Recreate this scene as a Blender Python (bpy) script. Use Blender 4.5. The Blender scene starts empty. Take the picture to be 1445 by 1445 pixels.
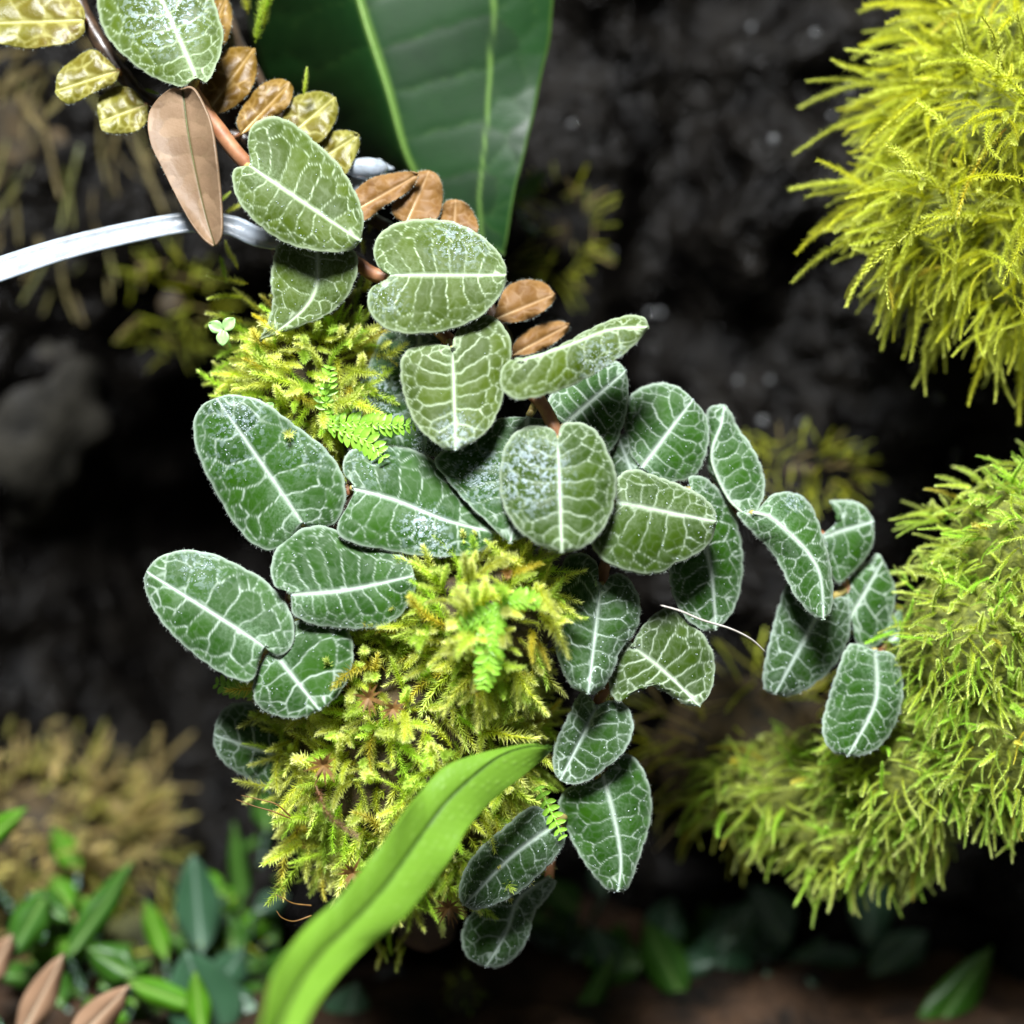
import bpy, math
import numpy as np
from mathutils import Vector, Matrix, noise

# ------------------------------------------------------------------ camera, world, lamp, exposure
MM = 0.001
D = 200.0                       # camera distance to the plane of the leaves, mm
K = 0.1                         # mm per photo pixel on that plane
HALF = 722.5
scene = bpy.context.scene
col = scene.collection
cam_d = bpy.data.cameras.new('camera')
cam = bpy.data.objects.new('camera', cam_d)
col.objects.link(cam)
cam.location = (0, -D * MM, 0)
cam.rotation_euler = (math.radians(90), 0, 0)
cam_d.sensor_width = 36
cam_d.lens = 36 * D / (2 * HALF * K)
cam_d.clip_start = 0.002
cam_d.clip_end = 10
cam_d.dof.use_dof = True
cam_d.dof.focus_distance = (D - 0.5) * MM
cam_d.dof.aperture_fstop = 5.9
scene.camera = cam

world = bpy.data.worlds.new('World')
scene.world = world
world.use_nodes = True
world.node_tree.nodes['Background'].inputs[0].default_value = (0.97, 1.0, 0.97, 1)
world.node_tree.nodes['Background'].inputs[1].default_value = 0.14

lamp_d = bpy.data.lights.new('terrarium_lamp', 'AREA')
lamp_d.shape = 'DISK'
lamp_d.size = 0.20
lamp_d.energy = 19.0
lamp_d.color = (0.97, 0.985, 1.0)
lamp = bpy.data.objects.new('terrarium_lamp', lamp_d)
col.objects.link(lamp)
lamp.location = (-0.07, -0.440, 0.470)
_aim = Vector((0.0, 0.0, -0.01)) - Vector(lamp.location)
lamp.rotation_euler = _aim.to_track_quat('-Z', 'Y').to_euler()

scene.view_settings.view_transform = 'Standard'
scene.view_settings.look = 'None'
scene.view_settings.exposure = 0.0
scene.view_settings.gamma = 1.0
scene.cycles.use_denoising = True
scene.cycles.max_bounces = 7
scene.cycles.transparent_max_bounces = 6
scene.cycles.caustics_reflective = False
scene.cycles.caustics_refractive = False

rng = np.random.default_rng(11)

# ------------------------------------------------------------------ helpers
def P(px, py, y):
    """photo pixel + depth in mm -> world mm"""
    px = np.asarray(px, float); py = np.asarray(py, float); y = np.asarray(y, float)
    f = K * (D + y) / D
    return np.stack([(px - HALF) * f, y + 0 * px, -(py - HALF) * f], -1)

def tag(o, label=None, cat=None, group=None, kind=None):
    if label: o['label'] = label
    if cat: o['category'] = cat
    if group: o['group'] = group
    if kind: o['kind'] = kind
    return o

ROOT = {}
def empty(name, loc_mm, label=None, cat=None, group=None):
    o = bpy.data.objects.new(name, None)
    col.objects.link(o)
    o.location = Vector([float(c) * MM for c in loc_mm])
    o.empty_display_size = 0.005
    ROOT[o] = np.array(loc_mm, float)
    tag(o, label, cat, group)
    return o

def mesh_from(name, verts, faces, mat, attrs=None, smooth=True):
    """faces: list of int arrays (n,k) with equal k, or one array; verts in mm"""
    if isinstance(faces, np.ndarray): faces = [faces]
    faces = [np.asarray(f, np.int32) for f in faces if len(f)]
    me = bpy.data.meshes.new(name)
    v = np.asarray(verts, np.float32) * MM
    me.vertices.add(len(v)); me.vertices.foreach_set('co', v.ravel())
    loops = np.concatenate([f.ravel() for f in faces])
    tot = np.concatenate([np.full(len(f), f.shape[1], np.int32) for f in faces])
    start = np.concatenate([[0], np.cumsum(tot)[:-1]]).astype(np.int32)
    me.loops.add(len(loops)); me.loops.foreach_set('vertex_index', loops)
    me.polygons.add(len(tot))
    me.polygons.foreach_set('loop_start', start)
    me.polygons.foreach_set('loop_total', tot)
    me.polygons.foreach_set('use_smooth', np.full(len(tot), smooth))
    if attrs:
        for k, a in attrs.items():
            a = np.asarray(a, np.float32)
            if a.ndim == 1:
                at = me.attributes.new(k, 'FLOAT', 'POINT'); at.data.foreach_set('value', a)
            else:
                at = me.attributes.new(k, 'FLOAT_COLOR', 'POINT'); at.data.foreach_set('color', a.ravel())
    me.update(calc_edges=True)
    if mat: me.materials.append(mat)
    return me

def obj(name, verts, faces, mat, parent=None, attrs=None, smooth=True):
    root = parent
    while root is not None and root.parent is not None: root = root.parent
    off = ROOT.get(root, np.zeros(3)) if root is not None else np.zeros(3)
    me = mesh_from(name, np.asarray(verts) - off, faces, mat, attrs, smooth)
    o = bpy.data.objects.new(name, me)
    col.objects.link(o)
    if parent is not None: o.parent = parent
    return o

def spline(pts, n):
    """Catmull-Rom through pts, resampled to n points by arc length"""
    p = np.asarray(pts, float)
    q = np.vstack([2 * p[0] - p[1], p, 2 * p[-1] - p[-2]])
    out = []
    u = np.linspace(0, 1, 14, endpoint=False)[:, None]
    for i in range(1, len(q) - 2):
        a, b, c, d = q[i - 1], q[i], q[i + 1], q[i + 2]
        out.append(0.5 * (2 * b + (c - a) * u + (2 * a - 5 * b + 4 * c - d) * u ** 2 + (3 * b - a - 3 * c + d) * u ** 3))
    out.append(p[-1:])
    o = np.vstack(out)
    L = np.concatenate([[0], np.cumsum(np.linalg.norm(np.diff(o, axis=0), axis=1))])
    t = np.linspace(0, L[-1], n)
    return np.stack([np.interp(t, L, o[:, k]) for k in range(o.shape[1])], -1)

def grid_faces(nu, nv, wrap=False):
    i, j = np.meshgrid(np.arange(nu - 1), np.arange(nv if wrap else nv - 1), indexing='ij')
    j2 = (j + 1) % nv
    return np.stack([i * nv + j, i * nv + j2, (i + 1) * nv + j2, (i + 1) * nv + j], -1).reshape(-1, 4)

def tube(path, rad, seg=8, n=None, lump=0.0, squash=None):
    """path (k,3) mm -> verts, faces, u; rad scalar or list along the path"""
    n = n or max(8, len(path) * 5)
    c = spline(path, n)
    r = np.interp(np.linspace(0, 1, n), np.linspace(0, 1, np.size(rad)), np.atleast_1d(rad))
    t = np.gradient(c, axis=0); t /= np.linalg.norm(t, axis=1)[:, None] + 1e-9
    up = np.array([0.13, -0.97, 0.2])
    a = np.cross(t, up); a /= np.linalg.norm(a, axis=1)[:, None] + 1e-9
    b = np.cross(t, a)
    th = np.linspace(0, 2 * np.pi, seg, endpoint=False)
    rr = r[:, None] * (1 + lump * rng.standard_normal((n, seg)))
    rr[0] *= 0.35; rr[-1] *= 0.35
    v = c[:, None] + rr[..., None] * (a[:, None] * np.cos(th)[None, :, None] + b[:, None] * np.sin(th)[None, :, None])
    f = grid_faces(n, seg, True)
    caps = np.array([list(range(seg))[::-1], [(n - 1) * seg + k for k in range(seg)]])
    return v.reshape(-1, 3), [f, caps], np.repeat(np.linspace(0, 1, n), seg)

def vnoise(p, scale, octv=3):
    return np.array([noise.fractal(Vector((float(q[0]) * scale, float(q[1]) * scale, float(q[2]) * scale)), 0.9, 2.1, octv) for q in p])

def nrm(v):
    v = np.asarray(v, float); return v / (np.linalg.norm(v, axis=-1, keepdims=True) + 1e-9)

# ------------------------------------------------------------------ materials
class NT:
    def __init__(s, name):
        s.m = bpy.data.materials.new(name); s.m.use_nodes = True
        s.t = s.m.node_tree; s.b = s.t.nodes['Principled BSDF']; s.out = s.t.nodes['Material Output']
    def n(s, kind, **kw):
        x = s.t.nodes.new(kind)
        for k, v in kw.items(): setattr(x, k, v)
        return x
    def l(s, a, b): s.t.links.new(a, b)
    def val(s, x, inp):
        if hasattr(x, 'is_output'): s.l(x, inp)
        else: inp.default_value = x
    def math(s, op, a, b=0.0, clamp=False):
        x = s.n('ShaderNodeMath', operation=op, use_clamp=clamp); s.val(a, x.inputs[0]); s.val(b, x.inputs[1]); return x.outputs[0]
    def mix(s, f, a, b, blend='MIX'):
        x = s.n('ShaderNodeMix', data_type='RGBA', blend_type=blend)
        s.val(f, x.inputs[0])
        for v, i in ((a, 6), (b, 7)):
            if hasattr(v, 'is_output'): s.l(v, x.inputs[i])
            else: x.inputs[i].default_value = (*v, 1)
        return x.outputs[2]
    def noise(s, scale, detail=3, rough=0.55, coord='Object'):
        tc = s.n('ShaderNodeTexCoord'); x = s.n('ShaderNodeTexNoise')
        x.inputs['Scale'].default_value = scale; x.inputs['Detail'].default_value = detail; x.inputs['Roughness'].default_value = rough
        s.l(tc.outputs[coord], x.inputs['Vector']); return x.outputs['Fac']
    def ramp(s, f, stops):
        x = s.n('ShaderNodeValToRGB'); e = x.color_ramp.elements
        while len(e) < len(stops): e.new(0.5)
        for k, (p, c) in enumerate(stops): e[k].position = p; e[k].color = (*c, 1)
        s.l(f, x.inputs[0]); return x.outputs[0]
    def maprange(s, f, a, b, c=0.0, d=1.0):
        x = s.n('ShaderNodeMapRange'); s.l(f, x.inputs[0])
        for i, v in zip((1, 2, 3, 4), (a, b, c, d)): x.inputs[i].default_value = v
        return x.outputs[0]
    def bump(s, h, strength=0.3, dist=0.0003):
        x = s.n('ShaderNodeBump'); x.inputs['Strength'].default_value = strength; x.inputs['Distance'].default_value = dist
        s.l(h, x.inputs['Height']); s.l(x.outputs[0], s.b.inputs['Normal'])
    def attr(s, name):
        x = s.n('ShaderNodeAttribute', attribute_name=name); return x
    def set(s, **kw):
        for k, v in kw.items():
            i = s.b.inputs[k.replace('_', ' ')]
            if hasattr(v, 'is_output'): s.l(v, i)
            else: i.default_value = (*v, 1) if isinstance(v, tuple) and len(v) == 3 else v
    def translucent(s, color, fac):
        tr = s.n('ShaderNodeBsdfTranslucent'); s.val(color if hasattr(color, 'is_output') else (*color, 1), tr.inputs[0])
        mx = s.n('ShaderNodeMixShader'); mx.inputs[0].default_value = fac
        s.l(s.b.outputs[0], mx.inputs[1]); s.l(tr.outputs[0], mx.inputs[2]); s.l(mx.outputs[0], s.out.inputs[0])

def velvet(name, dark, light, haze, vein, rough=0.5, sheen=0.0, hz=0.66, trans=0.12, spec=0.08, fine=0.25, gloss_noise=False):
    """leaf: attribute vein = (vein mask, pale down, tone of each cell, dew)"""
    s = NT(name)
    a = s.attr('vein'); sp = s.n('ShaderNodeSeparateColor'); s.l(a.outputs['Color'], sp.inputs[0])
    V, H, C = sp.outputs[0], sp.outputs[1], sp.outputs[2]; F = a.outputs['Alpha']
    n1 = s.noise(260, 3)
    f = s.math('ADD', s.math('MULTIPLY', C, 0.55), s.math('MULTIPLY', n1, 0.5), True)
    c = s.mix(f, dark, light)
    n2 = s.noise(2600, 3, 0.7)            # fine pale down
    hh = s.math('MULTIPLY', H, s.math('ADD', s.maprange(n2, 0.40, 0.66), 0.22), True)
    c = s.mix(s.math('MULTIPLY', hh, hz), c, haze)
    c = s.mix(s.math('MULTIPLY', V, s.math('ADD', s.math('MULTIPLY', n2, 0.5), 0.68), True), c, vein)
    n3 = s.noise(1500, 2, 0.6)
    fr = s.math('MULTIPLY', F, s.maprange(n3, 0.5, 0.6), True)
    c = s.mix(s.math('MULTIPLY', fr, 0.75), c, (0.34, 0.42, 0.46))  # bluish tint for clumped wet down, with its glints painted in
    r = s.math('SUBTRACT', rough, s.math('MULTIPLY', F, 0.25), True)
    s.set(Base_Color=c, Roughness=r, Sheen_Weight=sheen, Sheen_Roughness=0.45, Specular_IOR_Level=spec)
    s.b.inputs['Sheen Tint'].default_value = (0.9, 1.0, 0.95, 1)
    h = s.math('ADD', s.math('MULTIPLY', n2, 0.4), s.math('MULTIPLY', fr, 1.2))
    s.bump(h, fine, 0.00025)
    if trans: s.translucent(c, trans)
    return s.m

def plain(name, c1, c2, scale=300, rough=0.6, bump=0.2, bdist=0.0003, spec=0.5, trans=0.0, lo=0.35, hi=0.65, **kw):
    s = NT(name)
    n1 = s.noise(scale, 5, 0.6)
    c = s.mix(s.maprange(n1, lo, hi), c1, c2)
    s.set(Base_Color=c, Roughness=rough, Specular_IOR_Level=spec, **kw)
    if bump: s.bump(n1, bump, bdist)
    if trans: s.translucent(c, trans)
    return s.m

def moss_mat(name, base, mid, tip, alt, trans=0.48, rough=0.5):
    s = NT(name)
    u = s.attr('along').outputs['Fac']; r = s.attr('rnd').outputs['Fac']
    oi = s.n('ShaderNodeObjectInfo')
    rr = s.math('FRACT', s.math('ADD', r, oi.outputs['Random']))
    c = s.ramp(u, [(0.0, base), (0.45, mid), (1.0, tip)])
    c = s.mix(s.maprange(rr, 0.45, 1.0, 0.0, 0.85), c, alt)
    hs = s.n('ShaderNodeHueSaturation'); s.l(c, hs.inputs['Color'])
    s.l(s.maprange(s.math('FRACT', s.math('MULTIPLY', rr, 7.3)), 0, 1, 0.7, 1.3), hs.inputs['Value'])
    c = hs.outputs[0]
    s.set(Base_Color=c, Roughness=rough, Specular_IOR_Level=0.5)
    s.translucent(c, trans)
    return s.m

M = {}
M['olive'] = velvet('velvet_leaf_olive', (0.019, 0.037, 0.0003), (0.05, 0.082, 0.0006), (0.13, 0.185, 0.085), (0.4, 0.48, 0.33))
M['green'] = velvet('velvet_leaf_green', (0.005, 0.03, 0.0003), (0.021, 0.076, 0.0008), (0.12, 0.2, 0.11), (0.42, 0.5, 0.43))
M['deep'] = velvet('velvet_leaf_deep', (0.006, 0.028, 0.001), (0.018, 0.056, 0.003), (0.13, 0.19, 0.13), (0.38, 0.46, 0.4))
M['mid'] = velvet('velvet_leaf_mid', (0.011, 0.03, 0.0003), (0.031, 0.064, 0.0006), (0.13, 0.185, 0.09), (0.42, 0.5, 0.38))
M['under'] = velvet('leaf_underside', (0.11, 0.065, 0.034), (0.24, 0.16, 0.095), (0.26, 0.17, 0.11), (0.05, 0.05, 0.01), sheen=0.0, fine=0.35, rough=0.55, spec=0.3)
M['bronze'] = velvet('bronze_leaf', (0.08, 0.028, 0.002), (0.17, 0.1, 0.006), (0.2, 0.11, 0.02), (0.38, 0.25, 0.08), rough=0.36, sheen=0.0, spec=0.25, trans=0.35, fine=0.5)
M['bronzegreen'] = velvet('bronze_green_leaf', (0.095, 0.042, 0.003), (0.15, 0.165, 0.006), (0.22, 0.2, 0.03), (0.42, 0.4, 0.13), rough=0.33, sheen=0.0, spec=0.28, trans=0.35, fine=0.5)
M['rust'] = velvet('rust_leaf', (0.12, 0.048, 0.006), (0.22, 0.11, 0.024), (0.28, 0.16, 0.06), (0.36, 0.23, 0.11), rough=0.5, sheen=0.0, spec=0.2, trans=0.3, fine=0.5)
M['biggreen'] = velvet('broad_leaf', (0.0015, 0.011, 0.002), (0.008, 0.038, 0.007), (0.015, 0.05, 0.014), (0.11, 0.2, 0.04), rough=0.34, sheen=0.0, spec=0.22, trans=0.06, fine=0.2)
M['fern'] = velvet('strap_fern', (0.085, 0.185, 0.014), (0.14, 0.27, 0.028), (0.24, 0.38, 0.09), (0.012, 0.03, 0.004), rough=0.4, sheen=0.0, hz=0.8, trans=0.18, fine=0.3)
M['bgleaf'] = velvet('ground_leaf', (0.012, 0.05, 0.004), (0.032, 0.105, 0.008), (0.05, 0.13, 0.02), (0.09, 0.18, 0.04), rough=0.4, sheen=0.0, spec=0.3)
M['bglime'] = velvet('ground_leaf_lime', (0.035, 0.13, 0.005), (0.075, 0.22, 0.01), (0.11, 0.25, 0.03), (0.17, 0.3, 0.06), rough=0.4, sheen=0.0, trans=0.2)
M['bgdark'] = velvet('ground_leaf_dark', (0.014, 0.05, 0.022), (0.036, 0.095, 0.045), (0.1, 0.17, 0.12), (0.14, 0.22, 0.16), rough=0.3, sheen=0.0, spec=0.5)
M['bgpink'] = velvet('ground_leaf_pink', (0.17, 0.095, 0.055), (0.26, 0.16, 0.095), (0.32, 0.22, 0.15), (0.38, 0.28, 0.19), rough=0.5, sheen=0.0)
M['stem'] = plain('vine_stem', (0.20, 0.075, 0.03), (0.32, 0.15, 0.07), 400, 0.5, 0.25)
M['darkstem'] = plain('dark_stem', (0.02, 0.013, 0.008), (0.06, 0.035, 0.02), 500, 0.35, 0.4)
M['petiole'] = plain('petiole', (0.26, 0.20, 0.06), (0.36, 0.30, 0.10), 600, 0.5, 0.1)
M['midrib'] = plain('midrib', (0.20, 0.27, 0.18), (0.36, 0.43, 0.33), 2500, 0.55, 0.2)
M['midrib_br'] = plain('midrib_bronze', (0.50, 0.36, 0.16), (0.62, 0.50, 0.26), 2500, 0.4, 0.2)
M['midrib_dk'] = plain('midrib_dark', (0.015, 0.022, 0.004), (0.07, 0.11, 0.015), 1500, 0.5, 0.1)
M['midrib_big'] = plain('midrib_big', (0.16, 0.27, 0.07), (0.26, 0.38, 0.12), 900, 0.45, 0.1)
M['hair'] = plain('leaf_hair', (0.36, 0.42, 0.37), (0.50, 0.56, 0.50), 900, 0.5, 0, trans=0.35)
M['dew_glint'] = plain('dew_glint', (0.46, 0.54, 0.58), (0.60, 0.68, 0.72), 2000, 0.06, 0, spec=0.9)  # opaque pale colour paints the glints into the dew beads
M['bark'] = plain('bark', (0.012, 0.008, 0.004), (0.06, 0.035, 0.018), 180, 0.7, 0.8, 0.001)
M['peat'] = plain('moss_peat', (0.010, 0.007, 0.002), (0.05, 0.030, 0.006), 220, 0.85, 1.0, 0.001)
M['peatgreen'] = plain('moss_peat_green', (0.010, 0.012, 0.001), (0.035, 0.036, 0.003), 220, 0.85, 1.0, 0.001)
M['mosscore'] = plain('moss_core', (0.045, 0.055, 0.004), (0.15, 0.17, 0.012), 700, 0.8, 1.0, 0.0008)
M['moss'] = moss_mat('moss_centre', (0.30, 0.27, 0.018), (0.62, 0.67, 0.04), (0.90, 0.93, 0.42), (0.44, 0.72, 0.05))
M['mossgold'] = moss_mat('moss_gold', (0.218, 0.140, 0.013), (0.624, 0.530, 0.029), (0.850, 0.850, 0.250), (0.718, 0.624, 0.047))
M['mossbrown'] = moss_mat('moss_brown', (0.07, 0.03, 0.006), (0.24, 0.10, 0.02), (0.42, 0.24, 0.09), (0.40, 0.22, 0.12))
M['mossr'] = moss_mat('moss_cushion', (0.20, 0.19, 0.008), (0.54, 0.60, 0.024), (0.82, 0.88, 0.24), (0.62, 0.62, 0.02))
M['mossl'] = moss_mat('moss_low', (0.22, 0.21, 0.012), (0.56, 0.68, 0.045), (0.86, 0.92, 0.40), (0.40, 0.70, 0.06))
M['mossdry'] = moss_mat('moss_dry', (0.14, 0.095, 0.03), (0.52, 0.41, 0.17), (0.74, 0.62, 0.30), (0.44, 0.46, 0.09))
M['mosshang'] = moss_mat('moss_hanging', (0.09, 0.065, 0.025), (0.30, 0.24, 0.11), (0.46, 0.38, 0.18), (0.20, 0.23, 0.06))
M['sprig'] = plain('spikemoss', (0.20, 0.46, 0.025), (0.38, 0.66, 0.09), 900, 0.4, 0.1, trans=0.3)
M['seedling'] = plain('seedling', (0.26, 0.50, 0.16), (0.45, 0.66, 0.30), 900, 0.4, 0.1, trans=0.3)
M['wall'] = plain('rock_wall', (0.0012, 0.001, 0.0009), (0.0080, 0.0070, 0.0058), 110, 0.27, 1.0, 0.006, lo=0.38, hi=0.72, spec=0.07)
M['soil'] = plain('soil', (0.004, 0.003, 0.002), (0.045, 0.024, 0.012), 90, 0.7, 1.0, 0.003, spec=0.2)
M['stone'] = plain('stone', (0.004, 0.0038, 0.003), (0.026, 0.024, 0.019), 110, 0.6, 0.8, 0.002, spec=0.1)
M['pebble'] = plain('pebble', (0.05, 0.055, 0.065), (0.14, 0.15, 0.17), 150, 0.12, 0.2, spec=0.8)
M['fibre'] = plain('fibre', (0.42, 0.38, 0.34), (0.60, 0.56, 0.52), 900, 0.4, 0)
s = NT('clear_plastic')
gr = s.noise(350, 5, 0.7)
s.set(Base_Color=s.mix(s.maprange(gr, 0.42, 0.7), (0.42, 0.48, 0.55), (0.26, 0.28, 0.28)), Roughness=0.32, Transmission_Weight=0.3, Specular_IOR_Level=0.5)
s.bump(gr, 0.35, 0.0005); s.translucent((0.6, 0.7, 0.8), 0.2)
M['plastic'] = s.m
s = NT('water')
s.set(Base_Color=(0.95, 0.98, 1.0), Roughness=0.02, Transmission_Weight=0.9, IOR=1.33)
M['water'] = s.m

# ------------------------------------------------------------------ leaves
def vor(pos, seeds, ids):
    """nearest and second-nearest (other cell) distance"""
    d = np.sqrt(((pos[:, None, :] - seeds[None]) ** 2).sum(-1))
    n = ids.max() + 1
    best = np.full((len(pos), n), 1e9)
    for k in range(n):
        m = ids == k
        if m.any(): best[:, k] = d[:, m].min(1)
    o = np.argsort(best, 1)[:, :2]
    r = np.arange(len(pos))
    return best[r, o[:, 0]], best[r, o[:, 1]], o[:, 0], o[:, 1]

def leaf(root, base, tip, L, R, y, mat='green', gx=0.0, gy=0.28, dome=1.6, fold=0.5, mid=(), NS=118, NH=34, KV=8, veins=True,
         vw=0.68, bulge=0.15, scallop=2.0, rim=0.66, halo=0.6, hairs=210, dew_glint=(), midrib=1.0, midmat='midrib', vstr=0.95,
         thick=0.35, wave=0.35, name='leaf', down=0.2, curl=None, seed=None, label=None, tonegrad=False, pale=None, rimw=3.8, midhalo=16.0, marks=None):
    g = np.random.default_rng(seed if seed is not None else int(abs(base[0] * 7 + tip[1] * 13)) + 5)
    base = np.array(base, float); tip = np.array(tip, float)
    vw = vw * g.uniform(0.7, 1.25); vstr = vstr * g.uniform(0.78, 1.05); KV = KV + int(g.integers(-1, 2)); down = down * 0.45
    ss = np.linspace(0, 1, NS)
    mid_c = spline([base, *mid, tip], 400)
    ml = mid_c[np.clip((ss ** 1.15 * 399).astype(int), 0, 399)] if len(mid) or True else None
    ml = np.stack([np.interp(ss ** 1.15, np.linspace(0, 1, 400), mid_c[:, k]) for k in (0, 1)], -1)
    OL = spline([base, *L, tip], NS); OR = spline([base, *R, tip], NS)
    if scallop:
        for O, sgn in ((OL, 1), (OR, -1)):
            t = np.gradient(O, axis=0); n = nrm(np.stack([t[:, 1], -t[:, 0]], -1))
            out = np.sign(((O - ml) * n).sum(1, keepdims=True) + 1e-9); out = np.where(out == 0, 1, out)
            ph = ss * (9 + g.integers(0, 4)) + g.uniform()
            w = np.abs(np.sin(np.pi * (ph + 0.12 * np.sin(2 * np.pi * ss * 3 + g.uniform() * 6))))
            O += n * out * (scallop * (w ** 0.5 - 0.7) * np.sin(np.pi * ss)[:, None].ravel() ** 0.4)[:, None]
    tt = np.linspace(-1, 1, 2 * NH + 1)
    tm = np.sign(tt) * np.abs(tt) ** 0.92
    O = np.where(tt[None, :, None] < 0, OL[:, None], OR[:, None])
    T = np.abs(tm)[None, :, None]
    px = ml[:, None] + T * (O - ml[:, None])                      # NS, NT, 2
    W = np.linalg.norm(O - ml[:, None], axis=-1)                  # px to margin
    pos = px.reshape(-1, 2)
    S = np.repeat(ss, len(tt)); TT = np.tile(tm, NS); aT = np.abs(TT)
    size = np.linalg.norm(tip - base)
    cx, cy = pos.mean(0)
    mdist = (aT * W.ravel()); edist = ((1 - aT) * W.ravel())
    vein = np.zeros(len(pos)); tone = np.full(len(pos), 0.5); up = np.zeros(len(pos))
    def at(s_, t_):
        i = np.clip(s_, 0, 1) * (NS - 1); k = int(i); k2 = min(k + 1, NS - 1); f = i - k
        m = ml[k] * (1 - f) + ml[k2] * f
        o = (OL if t_ < 0 else OR); o = o[k] * (1 - f) + o[k2] * f
        return m + abs(t_) * (o - m)
    if veins:
        seeds, ids, cid = [], [], 0
        for sd in (-1, 1):
            cuts = np.linspace(0.0, 1.0, KV + 1) + np.concatenate([[0], g.uniform(-0.2, 0.2, KV - 1) / KV, [0]])
            for k in range(KV):
                c0 = 0.5 * (cuts[k] + cuts[k + 1])
                te = g.uniform(0.48, 0.68)
                if k in (0, KV - 1): te = 0.5
                for q in np.linspace(0.12, te, 5):
                    seeds.append(at(c0 + 0.05 * q + 0.03 * q * q, sd * q)); ids.append(cid)
                cid += 1
            for row, tq, mult in ((0, 0.80, 1.35), (1, 0.95, 2.2)):
                nn = int(KV * mult)
                for k in range(nn):
                    seeds.append(at((k + 0.5 + g.uniform(-0.3, 0.3)) / nn, sd * (tq + g.uniform(-0.035, 0.035)))); ids.append(cid); cid += 1
        seeds = np.array(seeds); ids = np.array(ids)
        wp = pos + np.stack([np.sin(pos[:, 1] * 0.11 + g.uniform() * 6), np.sin(pos[:, 0] * 0.12 + g.uniform() * 6)], -1) * 1.6
        wp += np.stack([np.sin(pos[:, 1] * 0.31 + g.uniform() * 6), np.sin(pos[:, 0] * 0.29 + g.uniform() * 6)], -1) * 0.7
        d1, d2, i1, i2 = vor(wp, seeds, ids)
        e = 0.5 * (d2 - d1)
        crnd = g.uniform(0, 1, cid); tone = crnd[i1]
        ninner = aT < 0.62
        w = vw * np.where(ninner, 1.45 - 0.75 * aT, 0.75) * (0.75 + 0.5 * g.uniform(0.2, 1, cid)[np.minimum(i1, i2)])
        vein = np.exp(-(e / w) ** 2) * np.where(ninner, 1.0, 0.8) * (0.5 + 0.5 * g.uniform(0, 1, cid)[np.maximum(i1, i2)])
        vein = np.maximum(vein, 0.16 * np.exp(-e / (2.2 * vw)))
        up = 1 - np.exp(-(e / 7.0) ** 1.3)
        # fine network
        nf = int(size * 1.1)
        sf = np.array([at(g.uniform(), g.uniform(-1, 1)) for _ in range(nf)])
        f1, f2, _, _ = vor(wp, sf, np.arange(nf))
        vein = np.maximum(vein, 0.11 * np.exp(-(0.5 * (f2 - f1) / 0.9) ** 2) * (0.4 + 0.6 * g.uniform(0, 1, nf)[_]))
    if tonegrad: tone = np.clip(0.25 * tone + 1.0 * S - 0.15, 0, 1)
    wm = midrib * (3.6 * (1 - 0.62 * S) + 0.5)
    m = np.exp(-(mdist / wm) ** 2)
    h = halo * np.exp(-mdist / (midhalo * (1.15 - 0.55 * S))) + (halo * 0.85) * np.exp(-edist / 9.0) + down
    bl = np.exp(-((S - 0.08) / 0.22) ** 2) * np.exp(-mdist / (0.35 * W.max() + 1))
    h = h + 0.7 * bl
    lowf = np.sin(pos[:, 0] * 0.03 + g.uniform() * 6) * np.sin(pos[:, 1] * 0.035 + g.uniform() * 6)
    h = np.clip(h * (1 + 0.35 * lowf) + 0.22 * np.clip(vein, 0, 1), 0, 1) ** 1.7 * 1.35
    if pale is not None: h = np.clip(h + pale(S, TT), 0, 1)
    r = np.exp(-(edist / rimw) ** 2) * rim
    v = np.clip(np.maximum(np.maximum(vein * vstr, m * 0.95), r), 0, 1)
    if marks is not None: v = np.maximum(v, marks(S, TT, pos, mdist))
    fr = np.zeros(len(pos))
    for (dx, dy, rad, st) in dew_glint:
        dd = np.hypot(pos[:, 0] - dx, pos[:, 1] - dy) / rad
        fr = np.maximum(fr, st * np.clip(1.35 - dd, 0, 1))
    # depth
    yy = y + gx * (pos[:, 0] - cx) * K + gy * (cy - pos[:, 1]) * K
    yy = yy + dome * aT ** 2 * (0.4 + 0.6 * np.sin(np.pi * np.clip(S, 0.05, 0.95))) + fold * (1 - aT) ** 2 * np.sin(np.pi * np.clip(S + 0.1, 0, 1)) ** 0.5
    yy = yy + wave * np.sin(2 * np.pi * (S * 2.2 + 0.4 * np.sign(TT)) + g.uniform() * 6) * aT ** 2
    if curl is not None: yy = yy + curl(S, TT)
    yy = yy - bulge * up * np.clip(edist / 6, 0, 1) * np.clip(mdist / 5, 0, 1) + 0.12 * m
    V3 = P(pos[:, 0], pos[:, 1], yy)
    F4 = grid_faces(NS, len(tt))
    a = np.stack([v, h, tone, fr], -1)
    # front face must look at the camera
    o = obj(name, V3, F4, M[mat], root, {'vein': a})
    a_, b_, c_ = V3[F4[len(F4) // 2][0]], V3[F4[len(F4) // 2][1]], V3[F4[len(F4) // 2][2]]
    if np.cross(b_ - a_, c_ - a_)[1] > 0: o.data.flip_normals()
    md = o.modifiers.new('thickness', 'SOLIDIFY'); md.thickness = thick * MM; md.offset = -1
    if label: o['label'] = label
    G = V3.reshape(NS, len(tt), 3)
    if midrib:
        c = G[:int(NS * 0.93), NH].copy(); c[:, 1] += 0.16 * midrib
        vv, ff, _ = tube(c[::4], [0.225 * midrib, 0.185 * midrib, 0.07 * midrib], 6, 40)
        obj('midrib', vv, ff, M[midmat], o)
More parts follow.
